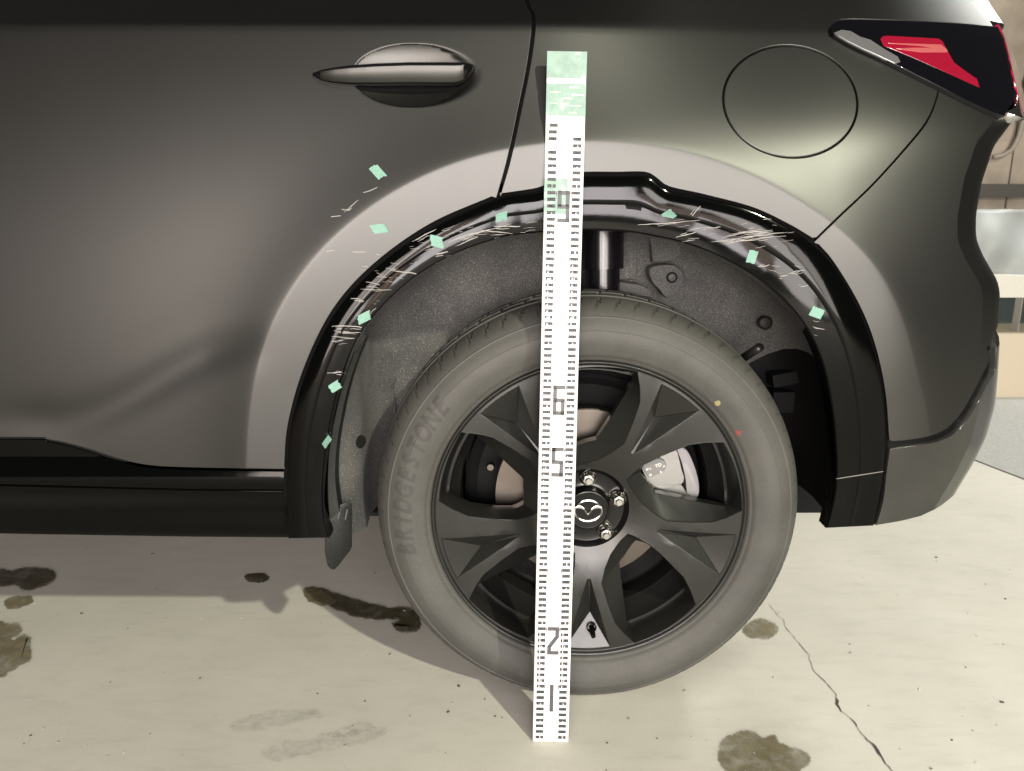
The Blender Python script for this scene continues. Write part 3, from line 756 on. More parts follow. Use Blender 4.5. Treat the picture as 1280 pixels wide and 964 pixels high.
def ring_text(name, s, rc, a_start, a_step, size, sx, m, lift=.0011, shear=.0, bold=0., flip=False, subdiv=True):
    mb = MB()
    for i, ch in enumerate(s):
        if ch == ' ': continue
        V, F = text_mesh(ch, size, shear, bold); a = a_start+i*a_step
        me = bpy.data.meshes.new('t'); me.from_pydata(V, [], F); bm = bmesh.new(); bm.from_mesh(me)
        bmesh.ops.triangulate(bm, faces=bm.faces)
        for _ in range(2):
            bmesh.ops.subdivide_edges(bm, edges=[e for e in bm.edges if e.calc_length() > .006], cuts=1)
        bmesh.ops.triangulate(bm, faces=bm.faces)
        V2 = []
        for v in bm.verts:
            if flip: rr = rc-v.co.y; t = R(a)+v.co.x*sx/rr
            else: rr = rc+v.co.y; t = R(a)-v.co.x*sx/rr
            V2.append((WC[0]+rr*math.cos(t), sidewall_y(rr)-lift, WC[1]+rr*math.sin(t)))
        bm.verts.index_update(); F2 = []
        for f in bm.faces:
            ii = [v.index for v in f.verts]
            nn = (Vector(V2[ii[1]])-Vector(V2[ii[0]])).cross(Vector(V2[ii[2]])-Vector(V2[ii[0]]))
            F2.append(tuple(ii) if nn.y < 0 else tuple(ii[::-1]))
        mb.add(V2, F2); bm.free(); bpy.data.meshes.remove(me)
    return mb.build(name, m, wheel, smooth=False)
ring_text('sidewall_lettering', 'BRIDGESTONE', .3195, 190.5, -4.85, .044, .80, M['letters'], shear=.25, bold=.0012)
M['lettersoft'] = mat('raised_rubber_mark', (.058, .056, .05), .6)
# paint dots left on the sidewall
for (px, py, c, s) in ((897, 504, lin(116, 112, 72), 3.8), (922, 541, lin(98, 48, 42), 4.2)):
    a = atY(px, py, WY-.010); r = math.hypot(a[0]-WC[0], a[2]-WC[1]); V = []
    a = atY(px, py, sidewall_y(r)); rnd = random.Random(px)
    for k in range(18):
        t = 2*math.pi*k/18; s2 = s/715*rnd.uniform(.8, 1.15)
        x, z = a[0]+s2*math.cos(t), a[2]+s2*math.sin(t); V.append((x, sidewall_y(math.hypot(x-WC[0], z-WC[1]))-.0006, z))
    mesh_obj('paint_dot', V, [tuple(range(18))], mat('paint_dot', c, .6), wheel, smooth=False)

# --- rim: five windows at 18+72k degrees, five pointed valleys between them
def rot(p, a): c, s = math.cos(R(a)), math.sin(R(a)); return (p[0]*c-p[1]*s, p[0]*s+p[1]*c)
def front_y(r): return WY+float(np.interp(r, [.05, .075, .10, .14, .20, .255, .266, .2715], [.042, .033, .0245, .0165, .010, .006, .0065, .0015]))
WIN = [(.0800, .0320), (.097, .044), (.1145, .0530), (.150, .0610), (.198, .0680), (.226, .0640), (.2545, .0560)]
for k in range(1, 8):
    a = math.atan2(.056, .2545)+(math.atan2(-.0745, .2545)-math.atan2(.056, .2545))*k/8; rr_ = .2606+(.2652-.2606)*k/8; WIN.append((rr_*math.cos(a), rr_*math.sin(a)))
WIN += [(.2545, -.0745), (.225, -.0800), (.2013, -.0812), (.165, -.0715), (.1264, -.0585), (.108, -.038), (.0940, -.0160), (.084, .012)]
OPN = [(.108, .033), (.116, .041), (.125, .0475), (.152, .0545), (.197, .0605), (.222, .0570), (.2470, .0500)]
for k in range(1, 8):
    a = math.atan2(.050, .247)+(math.atan2(-.0700, .2480)-math.atan2(.050, .247))*k/8; OPN.append((.2545*math.cos(a), .2545*math.sin(a)))
OPN += [(.2480, -.0715), (.2320, -.0712), (.205, -.0575), (.170, -.0390), (.1235, -.0140), (.119, .002), (.114, .014), (.110, .024)]
VAL = {'A': (.2565, .0440), 'B': (.2580, -.0365), 'C': (.2010, .0090), 'D1': (.1290, .0070), 'D2': (.1290, .0012)}
def rim():
    mb = MB()
    # front face of one sector in window coordinates, CDT with holes
    sec = []
    a1 = 36.0
    H = .074
    def spoke(p): return rot(p, 36)
    def spoke_p(p): return rot(p, -36)
    # walk the outline: hub arc, spoke line up, valley side B, rim arc, valley side A of the previous spoke, back
    out = []
    for k in range(13): out.append(rot((H, 0), -36+72*k/12))
    out.append(spoke((.100, .0)))
    out += [spoke(VAL['D2']), spoke(((VAL['D2'][0]*2+VAL['B'][0])/3, (VAL['D2'][1]*2+VAL['B'][1])/3)), spoke(((VAL['D2'][0]+2*VAL['B'][0])/3, (VAL['D2'][1]+2*VAL['B'][1])/3)), spoke(VAL['B'])]
    # between valley and rim edge the ring is closed to the middle of the spoke
    aB = math.atan2(VAL['B'][1], VAL['B'][0]); aA = math.atan2(VAL['A'][1], VAL['A'][0]); rA = math.hypot(*VAL['A']); rB = math.hypot(*VAL['B'])
    nn = 8; mid = 0.
    for k in range(1, nn+1):
        f = k/nn; a = aB+(mid-aB)*f; g = (a-aB)/(aA-aB); out.append(spoke(((rB+(rA-rB)*g)*math.cos(a), (rB+(rA-rB)*g)*math.sin(a))))
    ro = .2660
    for k in range(33): out.append(rot((ro, 0), 36-72*k/32))
    for k in range(nn):
        f = k/nn; a = mid+(aA-mid)*f; g = (a-aB)/(aA-aB); out.append(spoke_p(((rB+(rA-rB)*g)*math.cos(a), (rB+(rA-rB)*g)*math.sin(a))))
    A, D1 = VAL['A'], VAL['D1']
    out += [spoke_p(A), spoke_p(((2*A[0]+D1[0])/3, (2*A[1]+D1[1])/3)), spoke_p(((A[0]+2*D1[0])/3, (A[1]+2*D1[1])/3)), spoke_p(D1), spoke_p((.100, .0))]
    co = [Vector(p) for p in out]+[Vector(p) for p in WIN]
    n1, n2 = len(out), len(WIN)
    ed = [(i, (i+1) % n1) for i in range(n1)]+[(n1+i, n1+(i+1) % n2) for i in range(n2)]
    for r_ in (.085, .10, .12, .14, .16, .18, .20, .22, .24):
        for k in range(-12, 13):
            p = rot((r_, 0), k*3)
            if inside(out, *p) and not inside(WIN, *p) and min(math.dist(p, o) for o in out+WIN) > .006: co.append(Vector(p))
    rr = delaunay_2d_cdt(co, ed, [], 0, 1e-7)
    vv = [(p.x, p.y) for p in rr[0]]
    tri = [f for f in rr[2] if (lambda c: inside(out, *c) and not inside(WIN, *c))((sum(vv[i][0] for i in f)/3, sum(vv[i][1] for i in f)/3))]
    def arm_y(p):
        r = math.hypot(*p); return front_y(r)
    for s in range(5):
        ang = 18+72*s
        def W(p, y): q = rot(p, ang); return (WC[0]+q[0], y, WC[1]+q[1])
        V = [W(p, arm_y(p)) for p in vv]; F = []
        for f in tri:
            f = tuple(f); nn_ = (Vector(V[f[1]])-Vector(V[f[0]])).cross(Vector(V[f[2]])-Vector(V[f[0]])); F.append(f if nn_.y < 0 else f[::-1])
        mb.add(V, F)
        # walls of the window
        m = len(WIN); dep = lambda p: .030
        V = [W(p, arm_y(p)) for p in WIN]+[W(p, arm_y(p)+.0025) for p in [((a[0]*.93+b[0]*.07), (a[1]*.93+b[1]*.07)) for a, b in zip(WIN, OPN)]]+[W(p, front_y(math.hypot(*p))+.026) for p in OPN]+[W((p[0]*1.0, p[1]*1.02), front_y(math.hypot(*p))+.048) for p in OPN]
        F = []
        for lvl in range(3):
            for i in range(m): j = (i+1) % m; F.append((lvl*m+i, lvl*m+j, (lvl+1)*m+j, (lvl+1)*m+i))
        mb.add(V, F)
        # valley of the spoke at +36
        Y = lambda p: front_y(math.hypot(*p))
        def Ws(p, d): q = rot(p, ang+36); return (WC[0]+q[0], Y(p)+d, WC[1]+q[1])
        A, B, C_, D1, D2 = (VAL[k] for k in ('A', 'B', 'C', 'D1', 'D2'))
        arc = []
        for k in range(13):
            f = k/12; a = aB+(aA-aB)*f; r_ = rB+(rA-rB)*f; arc.append((r_*math.cos(a), r_*math.sin(a)))
        V = [Ws(p, 0) for p in arc]; c = len(V); V.append(Ws(C_, .023)); F = [(k+1, k, c) for k in range(12)]
        mb.add(V, F)
        mb.add([Ws(A, 0), Ws(C_, .023), Ws(D1, 0), Ws(((2*A[0]+D1[0])/3, (2*A[1]+D1[1])/3), 0), Ws(((A[0]+2*D1[0])/3, (A[1]+2*D1[1])/3), 0)], [(0, 3, 1), (3, 4, 1), (4, 2, 1)])
        mb.add([Ws(B, 0), Ws(C_, .023), Ws(D2, 0), Ws(((2*B[0]+D2[0])/3, (2*B[1]+D2[1])/3), 0), Ws(((B[0]+2*D2[0])/3, (B[1]+2*D2[1])/3), 0)], [(0, 1, 3), (3, 1, 4), (4, 1, 2)])
        mb.add([Ws(D1, 0), Ws(C_, .023), Ws(D2, 0)], [(0, 1, 2)])
        # small floor between the two spoke edges near the hub
        mb.add([Ws((.100, 0), 0.), Ws(D1, 0.), Ws(D2, 0.)], [(0, 2, 1)])
    # outer lip
    mb.revolve([(.2655, WY+.0066), (.2672, WY+.0045), (.2690, WY+.0020), (.2712, WY+.0012), (.2730, WY+.0030), (.2735, WY+.012)], WC, 160)
    return mb.build('rim', M['alloy'], wheel, sharp=22)
rim()
# hub bowl with seats for the nuts
hb = MB(); hb.revolve([(.0755, front_y(.074)-.0005), (.072, front_y(.074)+.003), (.066, front_y(.074)+.010), (.046, front_y(.074)+.014), (.040, front_y(.074)+.012), (.038, front_y(.074)+.002), (.0365, front_y(.074)-.002), (.0, front_y(.074)-.002)], WC, 64)
YH = front_y(.074)
M['hub'] = mat('hub_gloss_black', (.004, .004, .004), .18, .0, .0, .05, .3)
hb.build('hub', M['hub'], wheel, sharp=30)
bar = MB(); bar.revolve([(.264, WY+.028), (.257, WY+.045), (.2545, WY+.052), (.2525, WY+.054), (.2475, WY+.054), (.2465, WY+.057), (.2440, WY+.075), (.2380, WY+.085), (.2330, WY+.10), (.2300, WY+.104), (.2285, WY+.125), (.2265, WY+.21)], WC, 128)
bar.build('rim_barrel', M['barrel'], wheel, sharp=30)
# lug nuts and centre cap
def lug(ang):
    q = rot((.0565, 0), ang); c = (WC[0]+q[0], WC[1]+q[1]); mb = MB()
    mb.revolve([(.0150, YH+.014), (.0150, YH+.004), (.0143, YH+.0025), (.0135, YH+.0032), (.0128, YH+.008)], c, 32)
    mb.revolve([(.0122, YH+.009), (.0122, YH+.0055), (.0113, YH+.0045), (.0105, YH+.005)], c, 32)
    # hexagon
    V = []; 
    for (r, y) in ((.0108, YH+.008), (.0108, YH-.007), (.0095, YH-.010), (.0062, YH-.0105)):
        for k in range(6): t = math.pi/3*k+.3+ang; V.append((c[0]+r*math.cos(t), y, c[1]+r*math.sin(t)))
    F = [(l*6+k, (l+1)*6+k, (l+1)*6+(k+1) % 6, l*6+(k+1) % 6) for l in range(3) for k in range(6)]+[tuple(range(18, 24))[::-1]]
    mb.add(V, F)
    mb.revolve([(.0060, YH-.010), (.0060, YH-.0165), (.0052, YH-.0175), (0, YH-.0175)], c, 20)
    return mb.build('lug_nut', M['chrome'], wheel, sharp=30)
for k in range(5): lug(18+72*k)
cc = MB(); YC = YH-.008
cc.revolve([(.0372, YH+.004), (.0372, YC-.001), (.0362, YC-.0025), (.0345, YC-.0028), (.0335, YC-.0012), (.0325, YC-.0010), (.0, YC-.0018)], WC, 64)
cc.build('centre_cap', M['capm'] if 'capm' in M else M['hub'], wheel, sharp=30)
# emblem: flattened ring with a spread V of wings
em = MB()
def stroke(pts, wds, y, closed=False, th=.0022):
    n = len(pts); V = []; F = []
    for i, p in enumerate(pts):
        a = np.array(pts[(i-1) % n] if closed else pts[max(0, i-1)]); b = np.array(pts[(i+1) % n] if closed else pts[min(n-1, i+1)])
        d = (b-a)/np.linalg.norm(b-a); nn = np.array([-d[1], d[0]]); wd = wds[i] if hasattr(wds, '__len__') else wds
        for s_, yy in ((1, y+th), (1, y+th*.3), (0, y), (-1, y+th*.3), (-1, y+th)):
            V.append((WC[0]+p[0]+nn[0]*wd*s_*.5, yy, WC[1]+p[1]+nn[1]*wd*s_*.5))
    for i in range(n if closed else n-1):
        j = (i+1) % n
        for k in range(4): F.append((i*5+k, i*5+k+1, j*5+k+1, j*5+k))
    em.add(V, F)
stroke([(.0238*math.cos(t)*(1-.05*max(0, math.sin(t))), .0195*math.sin(t)) for t in [2*math.pi*k/48 for k in range(48)]], .0034, YC-.0042, True)
wing = catmull([(-.0228, .0062), (-.015, .0075), (-.007, .0035), (0, -.0055), (.007, .0035), (.015, .0075), (.0228, .0062)], .0012)
wing = [(x, y) for x, y in wing]
stroke(wing, [.0030+.0022*math.exp(-((abs(x)-.015)/.006)**2) for x, y in wing], YC-.0046)
em.build('emblem', M['chrome'], wheel, sharp=40)
# valve stem in the lower valley
vp = atY(740, 787, WY+.016); vs_m = MB()
vs_m.tube([(vp[0], WY+.032, vp[2]+.004), (vp[0], WY+.006, vp[2]), (vp[0]+.0005, WY-.004, vp[2]-.002)], [.0052, .0050, .0042], 14)
vs_m.build('valve_stem', M['seal'], wheel, sharp=40)
vr = MB(); vr.revolve([(.0090, WY+.020), (.0090, WY+.0135), (.0082, WY+.0125), (.0074, WY+.0135), (.0074, WY+.020)], (vp[0]-.001, vp[2]+.004), 24); vr.build('valve_seat', M['chrome'], wheel, sharp=40)
# brake disc, shield and caliper behind the spokes
dk = MB(); dk.revolve([(.075, WY+.085), (.082, WY+.085), (.084, WY+.098), (.105, WY+.098), (.107, WY+.0965), (.164, WY+.0965), (.166, WY+.098), (.166, WY+.118), (.10, WY+.118)], WC, 96)
dk.build('brake_disc', M['steel'], wheel, sharp=30)
dh = MB(); dh.revolve([(.0, WY+.075), (.074, WY+.075), (.078, WY+.085), (.078, WY+.11)], WC, 48); dh.build('disc_hat', M['barrel'], wheel, sharp=30)
ds = MB(); ds.revolve([(.05, WY+.145), (.20, WY+.145), (.215, WY+.135), (.222, WY+.14), (.222, WY+.17), (.0, WY+.175)], WC, 96); ds.build('dust_shield', M['dark'], wheel, sharp=30)
def slab(name, px, y0, y1, m, parent, bev=.004, yfun=None):
    """a cast block: an outline at its own depth with rounded front edge"""
    P = catmull(px, 4, True) if len(px) > 6 else polyline(px+[px[0]], 6)[:-1]
    Q = [atY(p[0], p[1], y0) for p in P]; cx = sum(q[0] for q in Q)/len(Q); cz = sum(q[2] for q in Q)/len(Q); n = len(Q)
    V = []
    for (f, dy) in ((1., y1-y0), (1., bev), (.985, bev*.3), (.95, 0)):
        for q in Q: V.append((cx+(q[0]-cx)*f, y0+dy, cz+(q[2]-cz)*f))
    F = [(l*n+i, l*n+(i+1) % n, (l+1)*n+(i+1) % n, (l+1)*n+i) for l in range(3) for i in range(n)]+[tuple(range(3*n, 4*n))]
    return mesh_obj(name, V, F, m, parent, sharp=40)
cal = slab('brake_caliper', [(800, 578), (812, 571), (826, 568), (838, 560), (846, 562), (850, 575), (853, 588), (856, 598), (853, 606), (842, 607), (832, 612), (820, 610), (808, 600)], WY+.070, WY+.12, M['caliper'], wheel, .008)
slab('caliper_pad', [(802, 577), (812, 575), (826, 573), (833, 580), (831, 588), (820, 594), (812, 597), (806, 590)], WY+.0655, WY+.08, mat('caliper_label', (.10, .10, .10), .5), wheel, .003)
slab('caliper_bracket', [(812, 606), (822, 608), (838, 605), (852, 606), (858, 616), (866, 622), (850, 624), (832, 622), (818, 616)], WY+.078, WY+.12, M['caliper'], wheel, .004)
slab('caliper_carrier', [(846, 560), (858, 562), (868, 582), (874, 606), (872, 622), (860, 620), (857, 600), (852, 578)], WY+.083, WY+.12, mat('pale_cast_metal', (.17, .165, .17), .6, .3), wheel, .004)
for (t_, px, py, sz) in (('TD', 823, 582, .0085), ('6', 826, 590, .006), ('K', 813, 586, .004), ('63', 813, 594, .0055), ('33', 830, 583, .004), ('88', 809, 587, .0045)):
    V, F = text_mesh(t_, sz, 0, .0002); a = atY(px, py, WY+.0648); t = R(22)
    mesh_obj('caliper_marking', [(a[0]+v[0]*math.cos(t)-v[1]*math.sin(t), a[1], a[2]+v[0]*math.sin(t)+v[1]*math.cos(t)) for v in V], F, M['white'], wheel, smooth=False)
bm_ = MB(); a = atY(613, 584, WY+.09); bm_.revolve([(.008, a[1]+.01), (.008, a[1]), (.006, a[1]-.003), (0, a[1]-.003)], (a[0], a[2]), 16); bm_.build('brake_bolt', M['steel'], wheel, sharp=30)

# ------------------------------------------------------------------ wheel housing
def inner_r(ph):
    return lut(IV, ph)
_, IV = polar(TI, .004)
def liner():
    prof = [(0, .006), (.004, .030), (.010, .070), (.014, .12), (.010, .17), (-.004, .205), (-.030, .228), (-.075, .240), (-.15, .246), (-.25, .25)]
    V = []; F = []; n = 150; q = len(prof); a0, a1 = -1.70, 1.62
    for k in range(n+1):
        ph = a0+(a1-a0)*k/n
        for j, (dr, y) in enumerate(prof):
            r = inner_r(ph)+.004+dr
            x, z = FC[0]+r*math.sin(ph), FC[1]+r*math.cos(ph)
            if ph < 0 and j < 7:                     # front half: the liner closes in behind the tyre
                f = sstep(-.7, -1.5, ph); x += f*(.012+min(.055, .95*(y-.006)))
            y2 = y+.005*math.sin(ph*9+1)*(j > 2)+.004*math.sin(ph*23)*(j > 3)
            V.append((x, y2, z))
    for k in range(n):
        for j in range(q-1): F.append((k*q+j, (k+1)*q+j, (k+1)*q+j+1, k*q+j+1))
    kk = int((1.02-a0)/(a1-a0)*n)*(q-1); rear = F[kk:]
    o = mesh_obj('wheel_liner', V, F[:kk], M['liner'], car, sharp=50)
    mesh_obj('liner_rear_dark', V, rear, M['dark'], o, sharp=50)  # liner's rear stretch coloured near black for the dark of the well
    return o
lin_o = liner()
mb = MB(); mb.add([(-.40, .32, .22), (.68, .32, .22), (.68, .32, .98), (-.40, .32, .98)], [(0, 1, 2, 3)]); mb.build('inner_wing', M['dark'], car, smooth=False)
# embossed boss with a clip, other bosses and clips
def boss(px, Y, m=M['liner'], depth=.02, name='liner_boss'):
    return slab(name, px, Y, Y+depth, m, lin_o, .008)
boss([(812, 336), (828, 331), (846, 333), (856, 345), (852, 358), (842, 370), (832, 372), (824, 362), (815, 352)], .195, depth=.05)
boss([(812, 296), (826, 294), (850, 302), (852, 318), (840, 326), (816, 328)], .205, depth=.05)
boss([(774, 296), (794, 298), (797, 318), (795, 350), (774, 350)], .222, depth=.05)
boss([(772, 352), (800, 356), (812, 362), (818, 372), (772, 366)], .20, depth=.05)
def clip(px, py, Y, r=.010):
    a = atY(px, py, Y); mb = MB(); mb.revolve([(r, a[1]+.012), (r, a[1]-.001), (r*.85, a[1]-.003), (r*.72, a[1]-.0035), (r*.66, a[1]-.0015), (0, a[1]-.002)], (a[0], a[2]), 24); return mb.build('liner_clip', M['plastic'], lin_o, sharp=35)
clip(840, 347, .192); clip(957, 404, .20, .013)
# damper with dust sleeve
dm = MB(); a, b, c, d = atY(752, 272, .19), atY(752, 336, .185), atY(752, 337, .185), atY(752, 470, .18)
dm.tube([a, b], .0405, 40); dm.tube([(b[0], b[1], b[2]+.004), d], .0335, 40)
dm.build('damper', mat('damper_black', (.004, .004, .005), .22, .2, .1), car, sharp=40)
# lower strut, bracket and suspension link seen between tyre and liner
ln_ = MB(); ln_.tube([atY(462, 622, .30), atY(520, 626, .28)], .007, 12); ln_.tube([atY(455, 640, .30), atY(520, 642, .28)], .008, 12); ln_.build('suspension_link', M['barrel'], car)
br = MB(); a, b = atY(925, 450, .16), atY(950, 434, .10); br.tube([a, b], .008, 16); br.build('stay_rod', M['alloy'], car)
br2 = MB(); a = atY(985, 470, .2); br2.box(a, (.035, .02, .012), Matrix.Rotation(-.2, 3, 'Y')); a = atY(975, 500, .2); br2.box(a, (.02, .02, .02)); br2.build('bracket', M['dark'], car, smooth=False)
# screw on the front part of the liner
def on_lin(px, py):
    me = lin_o.data; bv = BVHTree.FromPolygons([v.co.copy() for v in me.vertices], [tuple(p.vertices) for p in me.polygons])
    h = bv.ray_cast(Vector((0, -CAMD, CAMH)), Vector(ray(px, py)).normalized()); return h
h = on_lin(450, 552)
if h[0]:
    mb = MB(); n = h[1] if h[1].y < 0 else -h[1]; c = h[0]
    mb.tube([c-n*.004, c+n*.004], .0115, 24); mb.tube([c+n*.003, c+n*.0055], .0075, 6); mb.build('liner_screw', M['plastic'], lin_o, sharp=35)
# front edge flange of the liner and mud flap
def mudflap():
    px = [(405.5, 644), (415, 640), (424, 632), (433, 628), (440, 630), (440, 660), (440, 683), (438, 688), (424, 706), (418, 712), (413, 711), (409, 706), (406, 690), (406, 665)]
    P = polyline(px+[px[0]], 5)[:-1]; n = len(P); F = []; V = []
    Yb = lambda p: -.006+.02*(p[0]-405)/35
    for (dy, sc) in ((.010, 1.), (.001, 1.), (0, .94)):
        cx, cy = 423, 670
        for p in P:
            q = (cx+(p[0]-cx)*sc, cy+(p[1]-cy)*sc); V.append(atY(q[0], q[1], Yb(q)+dy))
    F = [(l*n+i, l*n+(i+1) % n, (l+1)*n+(i+1) % n, (l+1)*n+i) for l in range(2) for i in range(n)]+[tuple(range(2*n, 3*n)), tuple(range(n))[::-1]]
    o = mesh_obj('mud_flap', V, F, M['plastic'], car, sharp=40)
    for (x, y) in ((414, 650), (424, 642), (433, 643)):
        g = MB(); a = atY(x, y, Yb((x, y))-.001); g.box(a, (.0012, .001, .010), Matrix.Rotation(.25, 3, 'Y')); g.build('flap_rib', M['greyplastic'], o, smooth=False)
M['greyplastic'] = mat('scuffed_plastic', (.04, .043, .04), .6)
mudflap()
# flange strip between trim and liner on the front side
V = []; fl = [(412, 650), (410, 600), (413, 555), (424, 500), (438, 455), (455, 418)]; fr = [(424, 640), (419, 600), (421, 555), (431, 500), (443, 458), (457, 422)]
A_, B_ = catmull(fl, 8), catmull(fr, 8); n = min(len(A_), len(B_))
for i in range(n): V += [atY(*A_[i], -.006), atY(*B_[i], -.002), (lambda q: (q[0]+.002, q[1]+.02, q[2]))(atY(*B_[i], -.002))]
mesh_obj('liner_flange', V, [(3*i+j, 3*i+j+1, 3*i+j+4, 3*i+j+3) for i in range(n-1) for j in range(2)], M['plastic'], lin_o, sharp=40)

# ------------------------------------------------------------------ marks on the paint: found by casting onto the panels
def cast(px, py, keys=('trim', 'trim2', 'door', 'quarter', 'bumper', 'sill', 'clad', 'dclad')):
    o = Vector((0, -CAMD, CAMH)); d = Vector(ray(px, py)).normalized(); best = None
    for k in keys:
        if k not in BV: continue
        h = BV[k].ray_cast(o, d)
        if h[0] and (best is None or h[3] < best[1]): best = (h[0], h[3], h[1] if h[1].dot(d) < 0 else -h[1])
    return best
def scratch(pts, wpx, parent, jit=.5):
    P = polyline(pts, 4); V = []; rnd = random.Random(int(pts[0][0]*31+pts[0][1])); n = len(P)
    for i, (x, y) in enumerate(P):
        a = np.array(P[max(0, i-1)]); b = np.array(P[min(n-1, i+1)]); d = (b-a)/max(1e-6, np.linalg.norm(b-a)); q = np.array([-d[1], d[0]])
        wd = wpx*(.25+.75*math.sin(math.pi*(i+.6)/(n+.2)))*rnd.uniform(.5, 1.3)/2; jx = rnd.uniform(-jit, jit)*.5
        for s_ in (1, -1):
            h = cast(x+q[0]*wd*s_, y+jx+q[1]*wd*s_)
            if not h: break
            V.append(h[0]+h[2]*.0004)
        else: continue
        break
    if len(V) % 2: V.pop()
    m = len(V)//2
    if m > 1: mesh_obj('scratch', V, [(2*i, 2*i+1, 2*i+3, 2*i+2) for i in range(m-1)], M['scratch'], parent)
SCR = [([(490, 305), (512, 308)], 1.4), ([(470, 318), (500, 322), (520, 326), (540, 330)], 1.6), ([(455, 333), (482, 336)], 1.5), ([(452, 337), (478, 341), (488, 345)], 1.3), ([(488, 338), (525, 344)], 1.4),
       ([(441, 353), (470, 356), (478, 359)], 1.6), ([(436, 361), (460, 360), (500, 362)], 1.8), ([(426, 375), (450, 377), (470, 378)], 1.6), ([(414, 408), (440, 409), (464, 411)], 1.5), ([(420, 415), (460, 417)], 1.2),
       ([(415, 420), (430, 421), (456, 423)], 1.4), ([(416, 427), (430, 426)], 1.6), ([(448, 429), (455, 428)], 1.4), ([(410, 466), (436, 467)], 1.6), ([(407, 541), (417, 540)], 1.2),
       ([(520, 300), (545, 287)], 1.5), ([(560, 303), (600, 291), (640, 280)], 1.2), ([(570, 308), (598, 296)], 1.4), ([(600, 288), (640, 292)], 1.2), ([(618, 283), (650, 283)], 1.4), ([(625, 298), (640, 301)], 1.2),
       ([(545, 318), (560, 314)], 1.6), ([(798, 281), (840, 278), (875, 275)], 1.5), ([(845, 296), (870, 290)], 1.6), ([(890, 303), (930, 297), (985, 290)], 1.8), ([(905, 304), (945, 299), (982, 295)], 1.6), ([(900, 298), (930, 292), (965, 288)], 1.4),
       ([(865, 270), (875, 258)], 1.4), ([(948, 333), (962, 331)], 1.5), ([(975, 345), (985, 344)], 1.5), ([(985, 343), (1005, 338)], 1.3), ([(1000, 358), (1010, 357)], 1.3), ([(520, 347), (531, 345)], 1.3), ([(1016, 408), (1030, 412)], 1.4),
       ([(500, 366), (512, 360)], 1.2), ([(478, 388), (488, 382)], 1.2), ([(462, 392), (470, 386)], 1.1), ([(860, 288), (900, 284)], 1.2), ([(820, 300), (850, 296)], 1.2), ([(536, 285), (548, 290)], 1.2)]
rs = random.Random(21)
for p, wd in SCR:
    p = [np.array(q, float) for q in p]; d = p[-1]-p[0]; l = np.linalg.norm(d); d /= l; nn = np.array([-d[1], d[0]])
    k = rs.choice((2, 3, 3, 4)) if l > 15 else 2
    for j in range(k):
        t0 = 0 if j == 0 else rs.uniform(-.15, .55); t1 = 1 if j == 0 else min(1.15, t0+rs.uniform(.2, .6)); o = nn*(0 if j == 0 else rs.uniform(-3.2, 3.2))
        m_ = max(3, int(l*(t1-t0)/7)); bend = rs.uniform(-1.2, 1.2)
        poly = [np.interp(np.linspace(t0, t1, m_)[i]*(len(p)-1), range(len(p)), [q[0] for q in p]) for i in range(m_)], [np.interp(np.linspace(t0, t1, m_)[i]*(len(p)-1), range(len(p)), [q[1] for q in p]) for i in range(m_)]
        pts = [(a+o[0]+d[0]*rs.uniform(-1, 1)+(max(0, -t0)*-l*d[0] if i == 0 else 0), b+o[1]+bend*math.sin(math.pi*i/(m_-1))+rs.uniform(-.35, .35)) for i, (a, b) in enumerate(zip(*poly))]
        scratch(pts, wd*(rs.uniform(.55, 1.) if j == 0 else rs.uniform(.25, .6)), trim, .8)
for (x0, x1, y0, y1, cnt, ang) in ((440, 500, 325, 380, 16, .08), (505, 560, 285, 330, 16, -.25), (560, 660, 275, 300, 16, -.15), (810, 1000, 268, 312, 22, -.12), (410, 460, 405, 432, 8, .03), (940, 1030, 325, 420, 12, .2)):
    for _ in range(cnt):
        x, y = rs.uniform(x0, x1), rs.uniform(y0, y1); l = rs.uniform(4, 18); a = ang+rs.uniform(-.12, .12)
        h = cast(x, y, ('trim',))
        if h: scratch([(x, y), (x+l*.5*math.cos(a), y+l*.5*math.sin(a)+rs.uniform(-.6, .6)), (x+l*math.cos(a), y+l*math.sin(a))], rs.uniform(.25, .6), trim, .8)
for p, wd in [([(454, 241), (462, 239), (472, 234)], 1.4), ([(427, 262), (436, 263), (440, 260)], 1.4), ([(414, 271), (426, 270)], 1.5), ([(408, 314), (418, 313)], 1.2), ([(440, 315), (458, 315)], 1.2), ([(430, 266), (448, 250)], .9)]: scratch(p, wd, P_door)
# chalky joint on the trim end


def tape(px, py, ang, wpx, hpx, label):
    h = cast(px, py)
    n = h[2]; s = 1/715
    ex = Vector((1, 0, 0)); ex = (ex-n*ex.dot(n)).normalized(); ez = n.cross(ex) if n.cross(ex).z > 0 else -n.cross(ex)
    c, sn = math.cos(ang), math.sin(ang); a = ex*c+ez*sn; b = -ex*sn+ez*c
    V = []; rnd = random.Random(int(px)); nx_, ny_ = 6, 7
    sk = rnd.uniform(-.25, .25); rg = [rnd.uniform(-.06, .06) for _ in range(8)]
    for layer in (0, 1):
        for i in range(nx_):
            for j in range(ny_):
                u, v = (i/(nx_-1)-.5), (j/(ny_-1)-.5)
                lift = .0005+.0010*max(0, u)**2*4+.0003*math.sin(i*2.1+j*1.3+px)+.0003*layer
                jit = rg[j] if i in (0, nx_-1) else 0
                V.append(h[0]+a*(u+sk*v+jit)*wpx*s+b*v*hpx*s+n*lift)
    F = []; q = nx_*ny_
    for i in range(nx_-1):
        for j in range(ny_-1):
            k = i*ny_+j; F += [(q+k, q+k+ny_, q+k+ny_+1, q+k+1), (k+1, k+ny_+1, k+ny_, k)]
    o = mesh_obj('masking_tape', V, F, M['tape'], None); tag(o, label, 'tape', 'green tape pieces stuck round the wheel arch')
    return o
